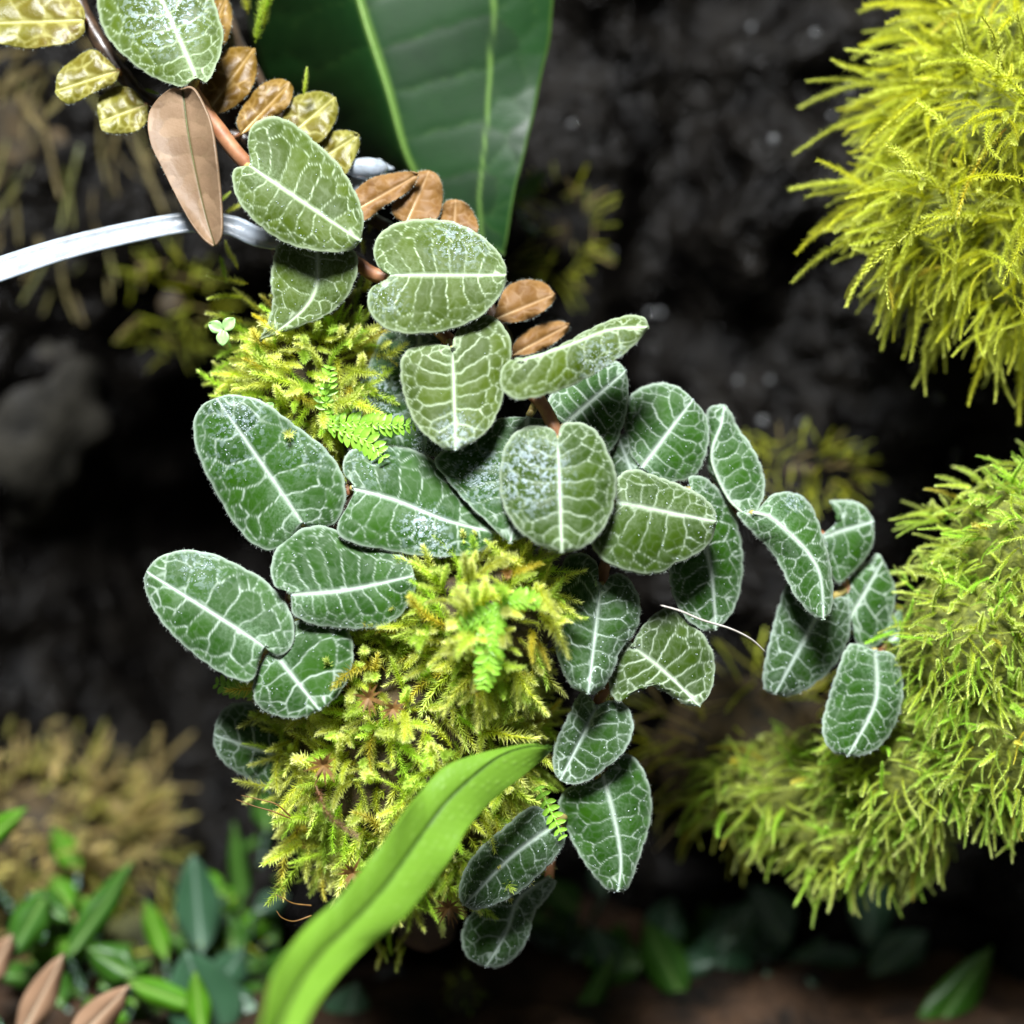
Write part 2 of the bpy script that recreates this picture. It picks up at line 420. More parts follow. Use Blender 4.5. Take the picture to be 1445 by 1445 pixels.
    if hairs:
        rows = g.integers(2, NS - 2, hairs); sd = g.integers(0, 2, hairs)
        j = np.where(sd == 0, 0, len(tt) - 1)
        p0 = G[rows, j]; inn = G[rows, np.where(sd == 0, 2, len(tt) - 3)]
        dr = nrm(nrm(p0 - inn) + 0.45 * g.standard_normal((hairs, 3)) + np.array([0, -0.25, 0]))
        ln = g.uniform(0.12, 0.42, hairs)[:, None]
        sdv = nrm(np.cross(dr, np.array([0, 1, 0.1]))) * 0.020
        q = np.stack([p0 - sdv, p0 + sdv, p0 + dr * ln], 1).reshape(-1, 3)
        hf = np.arange(hairs * 3).reshape(-1, 3)
        tag(obj('hair_fringe', q, hf, M['hair'], o), kind='stuff')
    if hairs >= 200 and veins:
        spk = g.integers(0, len(fr), 90); fr = fr.copy(); fr[spk] = np.maximum(fr[spk], 0.45)  # extra pale beads stand in for stray glints over the leaf
        pts, fcs = [], []
        cand = np.where(fr > 0.25)[0]
        nd = min(190, max(70, len(cand) // 7))
        nd = min(nd, len(cand))
        if nd > 5:
            pick = g.choice(cand, nd, replace=False, p=fr[cand] ** 2 / (fr[cand] ** 2).sum())
            ico = np.array([[1, 0, 0], [-1, 0, 0], [0, 1, 0], [0, -1, 0], [0, 0, 1], [0, 0, -1]], float)
            icf = np.array([[0, 2, 4], [2, 1, 4], [1, 3, 4], [3, 0, 4], [2, 0, 5], [1, 2, 5], [3, 1, 5], [0, 3, 5]])
            for q, k in enumerate(pick):
                rr = g.uniform(0.03, 0.10); an = g.uniform(0, np.pi)
                sc = ico * rr * np.array([g.uniform(1, 2.4), 0.8, 0.8])
                rot = np.array([[np.cos(an), 0, -np.sin(an)], [0, 1, 0], [np.sin(an), 0, np.cos(an)]])
                pts.append(sc @ rot.T + V3[k] + np.array([g.normal() * 0.08, -0.05, g.normal() * 0.08])); fcs.append(icf + 6 * q)
            tag(obj('dew_glint', np.vstack(pts), np.vstack(fcs), M['dew_glint'], o), kind='stuff')
    o['_b'] = 0
    del o['_b']
    return o, G

def petiole(o, base, y0, node, y1, r=0.75, mat='petiole'):
    a = P(*base, y0); b = P(*node, y1)
    c = 0.5 * (a + b) + np.array([0, 0.9, -0.3])
    vv, ff, _ = tube([a, c, b], [r * 0.8, r, r * 1.1], 8, 14)
    return obj('petiole', vv, ff, M[mat], o)

def node_near(p, pts):
    d = [math.hypot(p[0] - q[0], p[1] - q[1]) for q in pts]
    return pts[int(np.argmin(d))]
#@@SETTING
# ------------------------------------------------------------------ setting: rock wall, soil
def build_setting():
    n = 150
    xs = np.linspace(-150, 150, n); zs = np.linspace(-150, 150, n)
    X, Z = np.meshgrid(xs, zs, indexing='ij')
    p = np.stack([X.ravel(), np.zeros(n * n), Z.ravel()], -1)
    nz = vnoise(p, 0.022, 5); n2 = vnoise(p + 40, 0.075, 4)
    Y = 62 - 13 * nz - 4.5 * n2
    Y += 75 * np.exp(-(((p[:, 0] + 62) / 26) ** 2 + ((p[:, 2] + 8) / 42) ** 2))       # hollow beside the moss
    Y += 25 * np.exp(-(((p[:, 0] - 20) / 30) ** 2 + ((p[:, 2] + 75) / 26) ** 2))
    Y += 14 * np.exp(-((p[:, 0] - 22 - 0.15 * p[:, 2]) / 9) ** 2)
    p[:, 1] = Y
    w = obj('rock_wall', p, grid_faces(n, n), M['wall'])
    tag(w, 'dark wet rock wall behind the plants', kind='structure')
    # soil floor rising towards the wall
    xs = np.linspace(-150, 150, 90); ys = np.linspace(8, 150, 60)
    X, Yg = np.meshgrid(xs, ys, indexing='ij')
    p = np.stack([X.ravel(), Yg.ravel(), np.zeros(X.size)], -1)
    p[:, 2] = -92 + 0.13 * (p[:, 1] - 8) + 5 * vnoise(p, 0.04, 4)
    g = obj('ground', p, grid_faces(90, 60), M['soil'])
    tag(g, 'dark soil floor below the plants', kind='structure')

def lumpy(c, r, n=(26, 20), amp=0.12, sc=0.12, seed=0):
    th = np.linspace(0, np.pi, n[1]); ph = np.linspace(0, 2 * np.pi, n[0], endpoint=False)
    A, B = np.meshgrid(th, ph, indexing='ij')
    u = np.stack([np.sin(A) * np.cos(B), np.sin(A) * np.sin(B), np.cos(A)], -1).reshape(-1, 3)
    q = u * np.array(r)
    k = 1 + amp * vnoise(q + seed * 31.7, sc, 3)
    return q * k[:, None] + np.array(c), grid_faces(n[1], n[0], True)

build_setting()

def stone(name, px, py, y, r, label, cat, mat, seed, group=None, amp=0.25, sc=0.05):
    c = P(px, py, y); v, f = lumpy((0, 0, 0), r, (34, 26), amp, sc, seed)
    e = obj(name, v + c, f, M[mat]); tag(e, label, cat, group); return e
stone('stone', 10, 570, 80, (20, 11, 24), 'rough grey stone beside the black hollow in the wall', 'stone', 'stone', 3)
stone('pebble', 555, 1400, 62, (4.2, 4, 3.8), 'wet bluish pebble on the soil under the strap fern', 'pebble', 'pebble', 4, None)
stone('pebble', 500, 1440, 58, (6, 4, 3.4), 'larger wet dark pebble half hidden by the strap fern', 'pebble', 'pebble', 5)
stone('pebble', 1425, 1435, 60, (9, 6, 4), 'wet grey pebble in the corner beside the pointed glossy leaf', 'pebble', 'pebble', 6)
stone('pebble', 925, 1440, 62, (5, 4, 4), 'wet dark pebble on soil below the trailing vine', 'pebble', 'pebble', 8)
# ------------------------------------------------------------------ the wooden branch inside the moss
bp = [P(240, -60, 15), P(330, 120, 15), P(420, 300, 14), P(470, 520, 13), P(540, 760, 15), P(600, 1000, 16), P(610, 1200, 18), P(600, 1330, 26)]
vv, ff, _ = tube(bp, [4.5, 4.5, 5, 6, 9, 10, 8, 4], 16, 60, 0.05)
br = obj('branch', vv, ff, M['bark']); tag(br, 'dark bark branch overgrown by the moss and the vines', 'branch')

# ------------------------------------------------------------------ moss
def shoot_mesh(name, mat, L=7.0, leaves=84, ll=0.85, lw=0.17, spread=0.95, bend=0.25, seed=0, taper=True, r=0.10):
    g = np.random.default_rng(seed)
    n = 9; u = np.linspace(0, 1, n)
    ax = np.stack([bend * L * u ** 2, 0.12 * bend * L * np.sin(u * 5 + seed), L * u * (1 - 0.12 * bend)], -1)
    th = np.linspace(0, 2 * np.pi, 4, endpoint=False)
    rr = r * (1 - 0.6 * u)
    v = (ax[:, None] + rr[:, None, None] * np.stack([np.cos(th), np.sin(th), 0 * th], -1)[None]).reshape(-1, 3)
    f = grid_faces(n, 4, True); al = np.repeat(u * 0.45, 4)
    k = np.arange(leaves); uu = 0.05 + 0.95 * (k + 0.5) / leaves
    p = np.stack([np.interp(uu, u, ax[:, i]) for i in range(3)], -1)
    t = nrm(np.stack([np.interp(uu, u, np.gradient(ax[:, i])) for i in range(3)], -1))
    an = k * 2.39996 + g.uniform(-0.3, 0.3, leaves)
    e1 = nrm(np.cross(t, [0.1, 1, 0])); e2 = np.cross(t, e1)
    rad = e1 * np.cos(an)[:, None] + e2 * np.sin(an)[:, None]
    sp = spread * (1 - 0.45 * np.clip((uu - 0.8) / 0.2, 0, 1)) * g.uniform(0.8, 1.2, leaves)
    d = nrm(rad * np.sin(sp)[:, None] + t * np.cos(sp)[:, None])
    side = nrm(np.cross(d, rad + 0.3 * t))
    Lk = ll * g.uniform(0.75, 1.15, leaves)
    if taper: Lk *= 0.55 + 0.45 * np.sin(np.pi * np.clip(uu * 0.8 + 0.14, 0, 1))
    Lk = Lk[:, None]
    nn = np.cross(d, side)
    b0 = p; b1 = p + d * Lk * 0.35 + side * lw; b2 = p + d * Lk * 0.35 - side * lw; tp = p + d * Lk - nn * Lk * 0.12 * g.uniform(-1, 1.5, leaves)[:, None]
    lv = np.stack([b0, b1, tp, b2], 1).reshape(-1, 3)
    lf = np.arange(leaves * 4).reshape(-1, 4) + len(v)
    la = np.stack([0.25 + 0.3 * uu, 0.4 + 0.35 * uu, 0.75 + 0.25 * uu, 0.4 + 0.35 * uu], 1).ravel()
    V = np.vstack([v, lv]); A = np.concatenate([al, la])
    F = np.vstack([f, lf])
    return dict(V=V, F=F, A=A, L=L, me=mesh_from(name, V, F, M[mat], {'along': A, 'rnd': np.full(len(V), g.uniform())}, False))

def rot_to(d, roll):
    d = Vector([float(x) for x in d]).normalized()
    return d.to_track_quat('Z', 'X').to_matrix() @ Matrix.Rotation(roll, 3, 'Z')

def plant_shoots(root, items, name='shoot'):
    """items: (shoot dict, location mm, direction, roll, scale) -> one object for each"""
    off = ROOT[root]
    for sh, p, d, roll, sc in items:
        o = bpy.data.objects.new(name, sh['me']); col.objects.link(o); o.parent = root
        m = rot_to(d, roll).to_4x4() @ Matrix.Diagonal((sc, sc, sc, 1))
        m.translation = Vector([float(x) * MM for x in (p - off)])
        o.matrix_basis = m

def mat_shoots(root, items, mat, name='moss_mat'):
    Vs, Fs, As, Rs, n = [], [], [], [], 0
    for sh, p, d, roll, sc in items:
        R = np.array(rot_to(d, roll))
        v = (sh['V'] * sc) @ R.T + p
        Vs.append(v); Fs.append(sh['F'] + n); As.append(sh['A']); Rs.append(np.full(len(v), rng.uniform())); n += len(v)
    o = obj(name, np.vstack(Vs), np.vstack(Fs), M[mat], root, {'along': np.concatenate(As), 'rnd': np.concatenate(Rs)}, False)
    tag(o, kind='stuff'); return o

def scatter(c, r, n, bias=(0, 0, 0), jit=0.45, nscale=0.8, front=0.35, keep=None, sc=(0.8, 1.2), kinds=None, wts=None, sink=0.12, flat=0.5, lump=0.22, swirl=0.55, droop=1.0):
    """roots on the camera side of an ellipsoid"""
    out = []
    c = np.array(c); r = np.array(r)
    while len(out) < n:
        u = nrm(rng.standard_normal(3))
        if u[1] > front: continue
        lm = 1 + lump * noise.noise(Vector((u * 2.3 + c * 0.05).tolist()))
        p = c + u * r * lm * (1 - sink * rng.uniform())
        if keep is not None and not keep(p): continue
        nn = nrm(u / r); nn[1] *= flat; nn = nrm(nn)
        d = nrm(nn * nscale + np.array(bias) + swirl * np.array(noise.noise_vector(Vector((p * 0.11).tolist()))) + jit * rng.standard_normal(3))
        k = kinds[rng.choice(len(kinds), p=wts)]
        out.append((k, p, d, math.pi + droop * rng.standard_normal(), rng.uniform(*sc)))
    return out

def variants(mat, n, seed, bend=(-0.1, 0.5), **kw):
    return [shoot_mesh('shoot', mat, seed=seed + i, bend=rng.uniform(*bend), **kw) for i in range(n)]

CA = variants('moss', 7, 100, L=6.5, leaves=140, ll=1.12, lw=0.085, spread=0.98)
CB = variants('mossgold', 3, 120, L=6.5, leaves=130, ll=1.12, lw=0.085, spread=0.98)
CC = variants('mossbrown', 2, 140, L=5.0, leaves=60, ll=1.0, lw=0.11, spread=1.05)
kinds = CA + CB + CC
wts = np.array([0.12] * 7 + [0.04] * 3 + [0.015] * 2); wts /= wts.sum()

def to_px(p):
    f = K * (D + p[1]) / D
    return p[0] / f + HALF, HALF - p[2] / f

# the mound the vine hangs round
def keepB(p):
    x, y = to_px(p)
    return not (x > 800 and y < 900)
mB = empty('moss_clump', P(600, 1250, 14), 'yellow green feathery moss mound on the branch under the strap fern', 'moss')
cB, rB = P(575, 1030, 10), (18.8, 11, 23)
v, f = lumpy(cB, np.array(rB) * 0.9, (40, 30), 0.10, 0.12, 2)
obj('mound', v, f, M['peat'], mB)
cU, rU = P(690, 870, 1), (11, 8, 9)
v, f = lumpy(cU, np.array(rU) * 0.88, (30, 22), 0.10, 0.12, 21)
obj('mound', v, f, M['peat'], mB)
def keepU(p):
    x, y = to_px(p); return x < 772 and y > 770
plant_shoots(mB, scatter(cU, rU, 85, (-0.05, -0.2, 0.25), 0.5, 0.75, 0.3, keepU, (0.9, 1.4), kinds, wts, 0.05))
mat_shoots(mB, scatter(cU, rU, 260, (0, -0.1, 0.1), 0.6, 0.6, 0.3, keepU, (0.7, 1.15), CA + CB, np.array([0.1] * 10), 0.1), 'moss')
bt = [(CA[k % 7], P(525 + 9 * k, 1310 + 12 * (k % 3), 18), np.array([rng.uniform(-.6, .6), -0.2, -1.0]), k, 0.6) for k in range(7)]
plant_shoots(mB, bt)
plant_shoots(mB, scatter(cB, rB, 205, (-0.05, -0.1, 0.05), 0.5, 0.75, 0.3, keepB, (0.85, 1.6), kinds, wts, 0.05))
mat_shoots(mB, scatter(cB, rB, 1000, (0, 0, 0), 0.6, 0.6, 0.3, keepB, (0.65, 1.15), CA + CB + CC, np.array([0.11] * 7 + [0.05] * 3 + [0.04] * 2), 0.1), 'moss')
# the upper tuft
mA = empty('moss_clump', P(460, 640, 12), 'small yellow green moss tuft on the branch between pale green leaves', 'moss')
cA, rA = P(440, 550, 10), (9.5, 7, 10)
v, f = lumpy(cA, np.array(rA) * 0.9, (30, 22), 0.10, 0.14, 5)
obj('mound', v, f, M['peat'], mA)
plant_shoots(mA, scatter(cA, rA, 130, (-0.25, -0.1, 0.1), 0.5, 0.7, 0.3, None, (0.8, 1.3), CA + CB, np.array([0.1] * 7 + [0.1] * 3)))
mat_shoots(mA, scatter(cA, rA, 320, (-0.1, 0, 0), 0.6, 0.6, 0.3, None, (0.6, 1.1), CA + CB, np.array([0.1] * 7 + [0.1] * 3), 0.1), 'moss')
# sprigs of moss scattered along the branch above
mT = empty('moss_clump', P(350, 420, 12), 'thin straggling moss threads on the branch around the clear cable tie', 'moss')
it = []
for px, py, y, dx, dz, sc in ((335, 380, 9, -0.5, 0.9, 0.7), (350, 400, 8, -1, 0.1, 0.9), (345, 420, 8, -1, 0.25, 0.8), (330, 440, 9, -0.8, -0.2, 0.7), (318, 300, 9, 0.6, 0.2, 0.6), (325, 330, 8, 0.9, -0.2, 0.6),
                              (300, 285, 8, 0.9, 0.05, 0.5), (370, 440, 9, -0.6, 0.5, 0.8), (520, 330, 10, 0.2, 0.8, 0.7), (515, 360, 9, -0.2, 0.6, 0.7), (530, 300, 9, 0.4, 1, 0.5), (500, 440, 10, 0.1, 0.6, 0.9),
                              (510, 410, 9, 0.3, 0.2, 0.8), (360, 60, 10, 0.25, 1, 1.2), (370, 40, 11, 0.1, 1, 1.3), (350, 20, 12, -0.2, 1, 1.1), (428, 135, 5, 0.3, 1, 0.6), (205, 125, 8, 0.8, -0.5, 0.4),
                              (65, 5, 6, 0.1, -1, 0.3), (375, 15, 10, 0.3, 1, 1.0), (310, 360, 10, 0.3, -1, 0.7), (345, 455, 9, -0.6, 0.2, 0.9), (360, 475, 9, -0.9, 0.5, 0.9)):
    it.append((kinds[rng.integers(0, 7)], P(px, py, y), np.array([dx, -0.35, dz]), rng.uniform(0, 6), sc))
plant_shoots(mT, it)

# cushion high on the wall
RA = variants('mossr', 8, 200, (0.05, 0.7), L=11.0, leaves=150, ll=0.85, lw=0.09, spread=0.9, r=0.12)
mR = empty('moss_clump', P(1400, 480, 30), 'round bright yellow green moss cushion high on the rock wall', 'moss')
eq = np.ones(8) / 8
GO = [shoot_mesh('shoot', 'mossgold', seed=77 + k, L=10, leaves=110, ll=0.85, lw=0.09, spread=0.9, bend=0.4) for k in range(2)]
RW = np.array([0.112] * 8 + [0.052] * 2)
mats = []
for k, (px, py, y, r, nb, ns) in enumerate(((1395, 190, 18, (14, 12, 12), 80, 360), (1325, 320, 17, (10, 10, 9), 60, 240), (1435, 375, 18, (12, 10, 11), 70, 280), (1420, 60, 22, (12, 10, 10), 50, 240), (1330, 170, 22, (9, 9, 8), 35, 150))):
    cc = P(px, py, y)
    v, f = lumpy(cc, np.array(r) * 0.75, (26, 20), 0.10, 0.10, 7 + k)
    obj('mound', v, f, M['mosscore'], mR)
    bi = (-0.5, -0.12, -0.12 if py < 350 else -0.35)
    plant_shoots(mR, scatter(cc, r, nb, bi, 0.32, 0.6, 0.3, None, (0.6, 1.5), RA + GO, RW, lump=0.35, swirl=0.9, droop=0.5))
    mats += scatter(cc, r, ns, bi, 0.42, 0.6, 0.3, None, (0.4, 1.05), RA + GO, RW, 0.2, lump=0.35, swirl=0.9, droop=0.6)
mat_shoots(mR, mats, 'mossr')

# cushion low on the wall
RB = variants('mossl', 8, 230, (0.05, 0.6), L=7.5, leaves=120, ll=0.75, lw=0.095, spread=0.95, r=0.11)
mL = empty('moss_clump', P(1300, 1250, 25), 'wide bright green moss cushion beside the trailing velvety vine', 'moss')
mats = []
for k, (px, py, y, r, nb, ns) in enumerate(((1440, 770, 13, (13, 11, 11), 60, 380), (1365, 900, 12, (12, 10, 12), 60, 400), (1425, 1040, 15, (14, 11, 12), 60, 400), (1275, 1080, 20, (12, 10, 10), 45, 320), (1110, 1110, 31, (14, 9, 8), 40, 240), (1225, 1180, 27, (14, 9, 7), 35, 230))):
    cc = P(px, py, y)
    v, f = lumpy(cc, np.array(r) * 0.85, (26, 20), 0.10, 0.10, 30 + k)
    obj('mound', v, f, M['mosscore'], mL)
    bi = (-0.3 if px > 1250 else -0.6, -0.2, -0.05)
    plant_shoots(mL, scatter(cc, r, nb, bi, 0.4, 0.6, 0.3, None, (0.5, 1.1), RB + GO, RW, lump=0.35, swirl=0.8, droop=0.6))
    mats += scatter(cc, r, ns, bi, 0.5, 0.6, 0.3, None, (0.4, 0.85), RB + GO, RW, 0.2, lump=0.35, swirl=0.8, droop=0.7)
mat_shoots(mL, mats, 'mossl')
# shaded older moss behind it
mO = empty('moss_clump', P(1000, 1150, 40), 'shaded olive moss in the gap behind the bright cushion', 'moss')
c3, r3 = P(1050, 1060, 42), (17, 9, 13)
OA = variants('mossdry', 4, 260, L=11.0, leaves=110, ll=0.7, lw=0.13, spread=0.8, r=0.15)
OB = variants('mossr', 3, 270, L=11.0, leaves=110, ll=0.7, lw=0.13, spread=0.8, r=0.15)
v, f = lumpy(c3, r3, (30, 22), 0.12, 0.1, 12)
obj('mound', v, f, M['peat'], mO)
w7 = np.array([0.1] * 4 + [0.2] * 3)
plant_shoots(mO, scatter(c3, r3, 120, (-0.3, -0.1, -0.2), 0.5, 0.7, 0.3, None, (0.6, 1.1), OA + OB, w7))
# dry moss bank by the floor
mD = empty('moss_clump', P(90, 1250, 62), 'straw coloured dry moss bank above the leafy floor plants', 'moss')
c4, r4 = P(40, 1190, 74), (27, 14, 18)
v, f = lumpy(c4, np.array(r4) * 0.72, (30, 22), 0.12, 0.08, 14)
obj('mound', v, f, M['peat'], mD)
DA = variants('mossdry', 6, 300, L=10.0, leaves=110, ll=1.0, lw=0.14, spread=1.0, r=0.14)
plant_shoots(mD, scatter(c4, r4, 300, (0.1, -0.1, 0.35), 0.5, 0.75, 0.35, None, (0.6, 1.15), DA, np.ones(6) / 6, 0.3, lump=0.4, swirl=0.9))
mat_shoots(mD, scatter(c4, r4, 450, (0.1, -0.1, 0.2), 0.6, 0.6, 0.35, None, (0.5, 0.95), DA, np.ones(6) / 6, 0.3, lump=0.4), 'mossdry')
for px, py, y, r, n, sc, mt, lab in ((230, 1350, 66, (17, 9, 9), 110, (0.5, 0.9), OB, 'low yellow green moss on the floor between the leafy plants'),
                                 (655, 1415, 44, (2.5, 2, 5), 26, (0.25, 0.4), RB[:3], 'small bright yellow green moss bud on the floor under the drooping leaves')):
    e = empty('moss_clump', P(px, py + 40, y), lab, 'moss')
    cc = P(px, py, y)
    v, f = lumpy(cc, r, (24, 16), 0.15, 0.12, n)
    obj('mound', v, f, M['peatgreen'], e)
    plant_shoots(e, scatter(cc, r, n, (0, -0.1, 0.3), 0.5, 0.7, 0.35, None, sc, mt, np.ones(3) / 3))
# hanging threads on the wall at the top
mH = empty('moss_clump', P(60, 60, 60), 'brown hanging moss threads on the shaded wall behind the bronze leaves', 'moss')
HA = variants('mosshang', 5, 320, L=16.0, leaves=90, ll=1.2, lw=0.2, spread=0.6, r=0.22)
c5, r5 = P(60, 200, 72), (20, 10, 24)
v, f = lumpy(c5, np.array(r5) * 0.6, (30, 22), 0.15, 0.08, 15)
obj('mound', v, f, M['peat'], mH)
plant_shoots(mH, scatter(c5, r5, 150, (0.0, -0.05, -0.9), 0.45, 0.5, 0.35, None, (0.6, 1.2), HA, np.ones(5) / 5))
# small wall tufts
for px, py, y, r, n, lab in ((1130, 665, 50, (11, 5, 5), 80, 'dark green moss patch on the wall above the small twisted leaves'),
                             (790, 330, 56, (6, 4, 9), 60, 'dim green moss patch on the wall beside the broad leaf tip'),
                             (240, 430, 66, (8, 5, 9), 60, 'dim green moss patch hanging below the clear cable tie')):
    e = empty('moss_clump', P(px, py + 30, y), lab, 'moss')
    cc = P(px, py, y)
    v, f = lumpy(cc, np.array(r) * 0.3, (20, 14), 0.15, 0.15, n)
    obj('mound', v, f, M['peat'], e)
    plant_shoots(e, scatter(cc, r, n, (0, -0.1, 0.1), 0.6, 0.7, 0.2, None, (0.35, 0.6), OB + OA[:2], np.array([0.25] * 3 + [0.125] * 2)))

# ------------------------------------------------------------------ spikemoss sprigs: stem and two rows of leaflets
def sprig(pts, y0, y1, n, ll, label, mat='sprig', lw=0.5):
    n3 = len(pts)
    path = [P(p[0], p[1], y0 + (y1 - y0) * i / (n3 - 1)) for i, p in enumerate(pts)]
    root = empty('spikemoss_sprig', path[0], label, 'spikemoss', 'spikemoss sprigs in the moss')
    vv, ff, _ = tube(path, [0.22, 0.18, 0.08], 6, 20)
    obj('stem', vv, ff, M['sprig'], root)
    c = spline(path, n); t = nrm(np.gradient(c, axis=0))
    u = np.linspace(0, 1, 6); w = np.sin(np.pi * np.clip(u * 0.93 + 0.07, 0, 1)) ** 0.7 * lw
    V = []
    for a, b in zip(u, w):
        V += [[-b / 2, 0.10 * b - 0.25 * a * a, a], [0, -0.06 - 0.25 * a * a, a], [b / 2, 0.10 * b - 0.25 * a * a, a]]
    me = mesh_from('leaflet', np.array(V), grid_faces(6, 3), M[mat])
    off = ROOT[root]
    for k in range(n):
        for sd in (-1, 1):
            s = 1.0 if n < 3 else math.sin(math.pi * (0.12 + 0.8 * k / (n - 1))) ** 0.5
            side = nrm(np.cross(t[k], [0, 1, 0])) * sd
            for layer, (fw, sc, up) in enumerate(((0.45, 1.0, 0.05), (1.3, 0.5, 0.30))):
                d = Vector((side + fw * t[k] + np.array([0, -up, 0]) + 0.12 * rng.standard_normal(3)).tolist()).normalized()
                yv = Vector((0, -1, 0)); xv = yv.cross(d).normalized(); yv = d.cross(xv)
                m = Matrix((xv, yv, d)).transposed().to_4x4() @ Matrix.Diagonal((s * ll * sc,) * 3 + (1,))
                m.translation = Vector(((c[k] - off + np.array([0, -0.12 * (1 + layer), 0])) * MM).tolist())
                o = bpy.data.objects.new('leaflet', me); col.objects.link(o); o.parent = root; o.matrix_basis = m
    return root
sprig([(455, 600), (490, 597), (530, 600), (583, 600)], 1, -1.5, 15, 2.0, 'curved bright green spikemoss sprig reaching the scalloped heart leaf')
sprig([(470, 605), (500, 615), (525, 628), (540, 645)], 0.5, -2.0, 9, 2.2, 'short bright green spikemoss sprig with toothed tip over dark leaf')
sprig([(475, 600), (462, 575), (460, 550), (465, 520)], 1, -1.0, 10, 1.9, 'upright bright green spikemoss sprig in the small upper moss tuft')
sprig([(705, 855), (695, 890), (690, 925), (683, 968)], -9.5, -10.5, 14, 2.4, 'broad comb shaped spikemoss sprig hanging over the moss mound')
sprig([(705, 855), (680, 870), (650, 885)], -9.5, -10.5, 8, 1.9, 'side branch spikemoss sprig beside the comb shaped one')
sprig([(710, 850), (740, 845), (760, 850)], -9.5, -10.5, 8, 1.8, 'pale spikemoss sprig pointing at the grey green drooping leaf')
sprig([(370, 975), (345, 970), (325, 968), (308, 965)], 5, 5, 8, 2.2, 'pale spikemoss sprig below the lowest tilted velvet leaf in the dark hollow')
sprig([(760, 1110), (775, 1140), (785, 1160), (793, 1180)], -1, -3, 8, 1.6, 'small spikemoss sprig between the strap fern tip and the drooping leaves')

# seedlings with two pale leaves
def seedling(px, py, y, n, sz, label):
    root = empty('seedling', P(px, py, y), label, 'seedling')
    vv, ff, _ = tube([P(px, py, y), P(px + 3, py + 10, y + 2), P(px + 10, py + 25, y + 5)], 0.2, 6, 10)
    obj('stem', vv, ff, M['seedling'], root)
    for k in range(n):
        a = 0.6 + k * 2 * math.pi / n + rng.uniform(-0.2, 0.2)
        u = np.linspace(0, 1, 8); w = np.sin(np.pi * np.clip(u * 0.9 + 0.06, 0, 1)) ** 0.8 * 0.42
        d = np.array([math.cos(a), -0.35, math.sin(a)]); sd = np.array([-math.sin(a), 0, math.cos(a)])
        V = []
        for q, b in zip(u, w):
            for e in (-1, -0.5, 0, 0.5, 1):
                V.append(P(px, py, y) + sz * (d * q + sd * b * e + np.array([0, -0.12 * e * e + 0.3 * q * q, 0])))
        o = obj('leaf', np.array(V), grid_faces(8, 5), M['seedling'], root)
        md = o.modifiers.new('t', 'SOLIDIFY'); md.thickness = 0.0002
seedling(316, 466, 2, 3, 2.3, 'pale green three leaved seedling in the upper moss tuft')
seedling(372, 583, 2, 3, 2.0, 'tiny lime seedling at the edge of the upper moss tuft')

# dead brown rosettes and tendrils
def star(px, py, y, r, n, label, seed):
    root = empty('dry_moss_rosette', P(px, py, y), label, 'dry rosette')
    g = np.random.default_rng(seed)
    for k in range(n):
        a = k * 2 * math.pi / n + g.uniform(-0.2, 0.2); dz = g.uniform(0.2, 0.9)
        d = nrm(np.array([math.cos(a), -dz, math.sin(a)])); sd = nrm(np.cross(d, [0, 1, 0])) * 0.22
        L = r * g.uniform(0.7, 1.15); b = P(px, py, y)
        V = np.array([b - sd * 0.6, b + sd * 0.6, b + d * L * .4 + sd, b + d * L * .4 - sd, b + d * L + np.array([0, 0.3, -0.2]), b + d * L * .4 + np.array([0, 0.12, 0])])
        obj('leaf', V, [np.array([[0, 1, 2, 3]]), np.array([[3, 2, 4]])], M['mossbrown_plain'], root, None, False)
M['mossbrown_plain'] = plain('dry_moss', (0.11, 0.050, 0.008), (0.22, 0.115, 0.026), 700, 0.6, 0.1, trans=0.2)
star(457, 1080, -6, 2.8, 13, 'brown star shaped dry rosette on the mound above the pinkish shoot', 1)
star(633, 1281, -4, 2.8, 15, 'tan star shaped dry rosette under the strap fern beside the drooping leaf', 2)
star(520, 985, -6, 2.6, 12, 'rusty dry rosette in the middle of the moss mound', 3)
star(498, 1232, -5, 2.8, 12, 'dark rusty dry rosette at the edge of the strap fern', 4)
star(555, 1000, -6, 2.4, 10, 'small rusty dry rosette in the brown hollow of the mound', 5)
def curve_thing(name, pts, ys, r, mat, label, cat, seg=6):
    path = [P(p[0], p[1], q) for p, q in zip(pts, ys)]
    vv, ff, _ = tube(path, r, seg, 40)
    return tag(obj(name, vv, ff, M[mat]), label, cat)
curve_thing('dry_tendril', [(440, 1278), (415, 1275), (400, 1268), (388, 1262)], (0, -1, -2, -2), [0.14, 0.1, 0.04], 'mossbrown_plain', 'short brown tendril at the foot of the moss mound', 'tendril')
curve_thing('dry_tendril', [(440, 1292), (415, 1300), (398, 1295), (390, 1285)], (0, -1, -2, -2), [0.14, 0.1, 0.04], 'mossbrown_plain', 'curled brown tendril at the foot of the moss mound', 'tendril')
curve_thing('moss_stalk', [(410, 1155), (385, 1145), (360, 1138), (333, 1128)], (0, -1, -1, -1), [0.12, 0.1, 0.05], 'mossbrown_plain', 'thin yellow stalk sticking out beside the half hidden leaf', 'stalk')
curve_thing('moss_stalk', [(410, 1152), (390, 1135), (365, 1128), (340, 1122)], (0, -1, -1, -1), [0.12, 0.1, 0.05], 'mossbrown_plain', 'second thin yellow stalk just above its twin', 'stalk')
curve_thing('dry_tendril', [(500, 985), (478, 950), (460, 930), (428, 898)], (0, -3, -4, -3.5), [0.3, 0.25, 0.08], 'mossbrown_plain', 'straight rusty stalk lying across the half covered leaf', 'tendril')
e = empty('moss_shoot', P(445, 1115, -3), 'pinkish dead moss shoot curling down the mound', 'moss shoot')
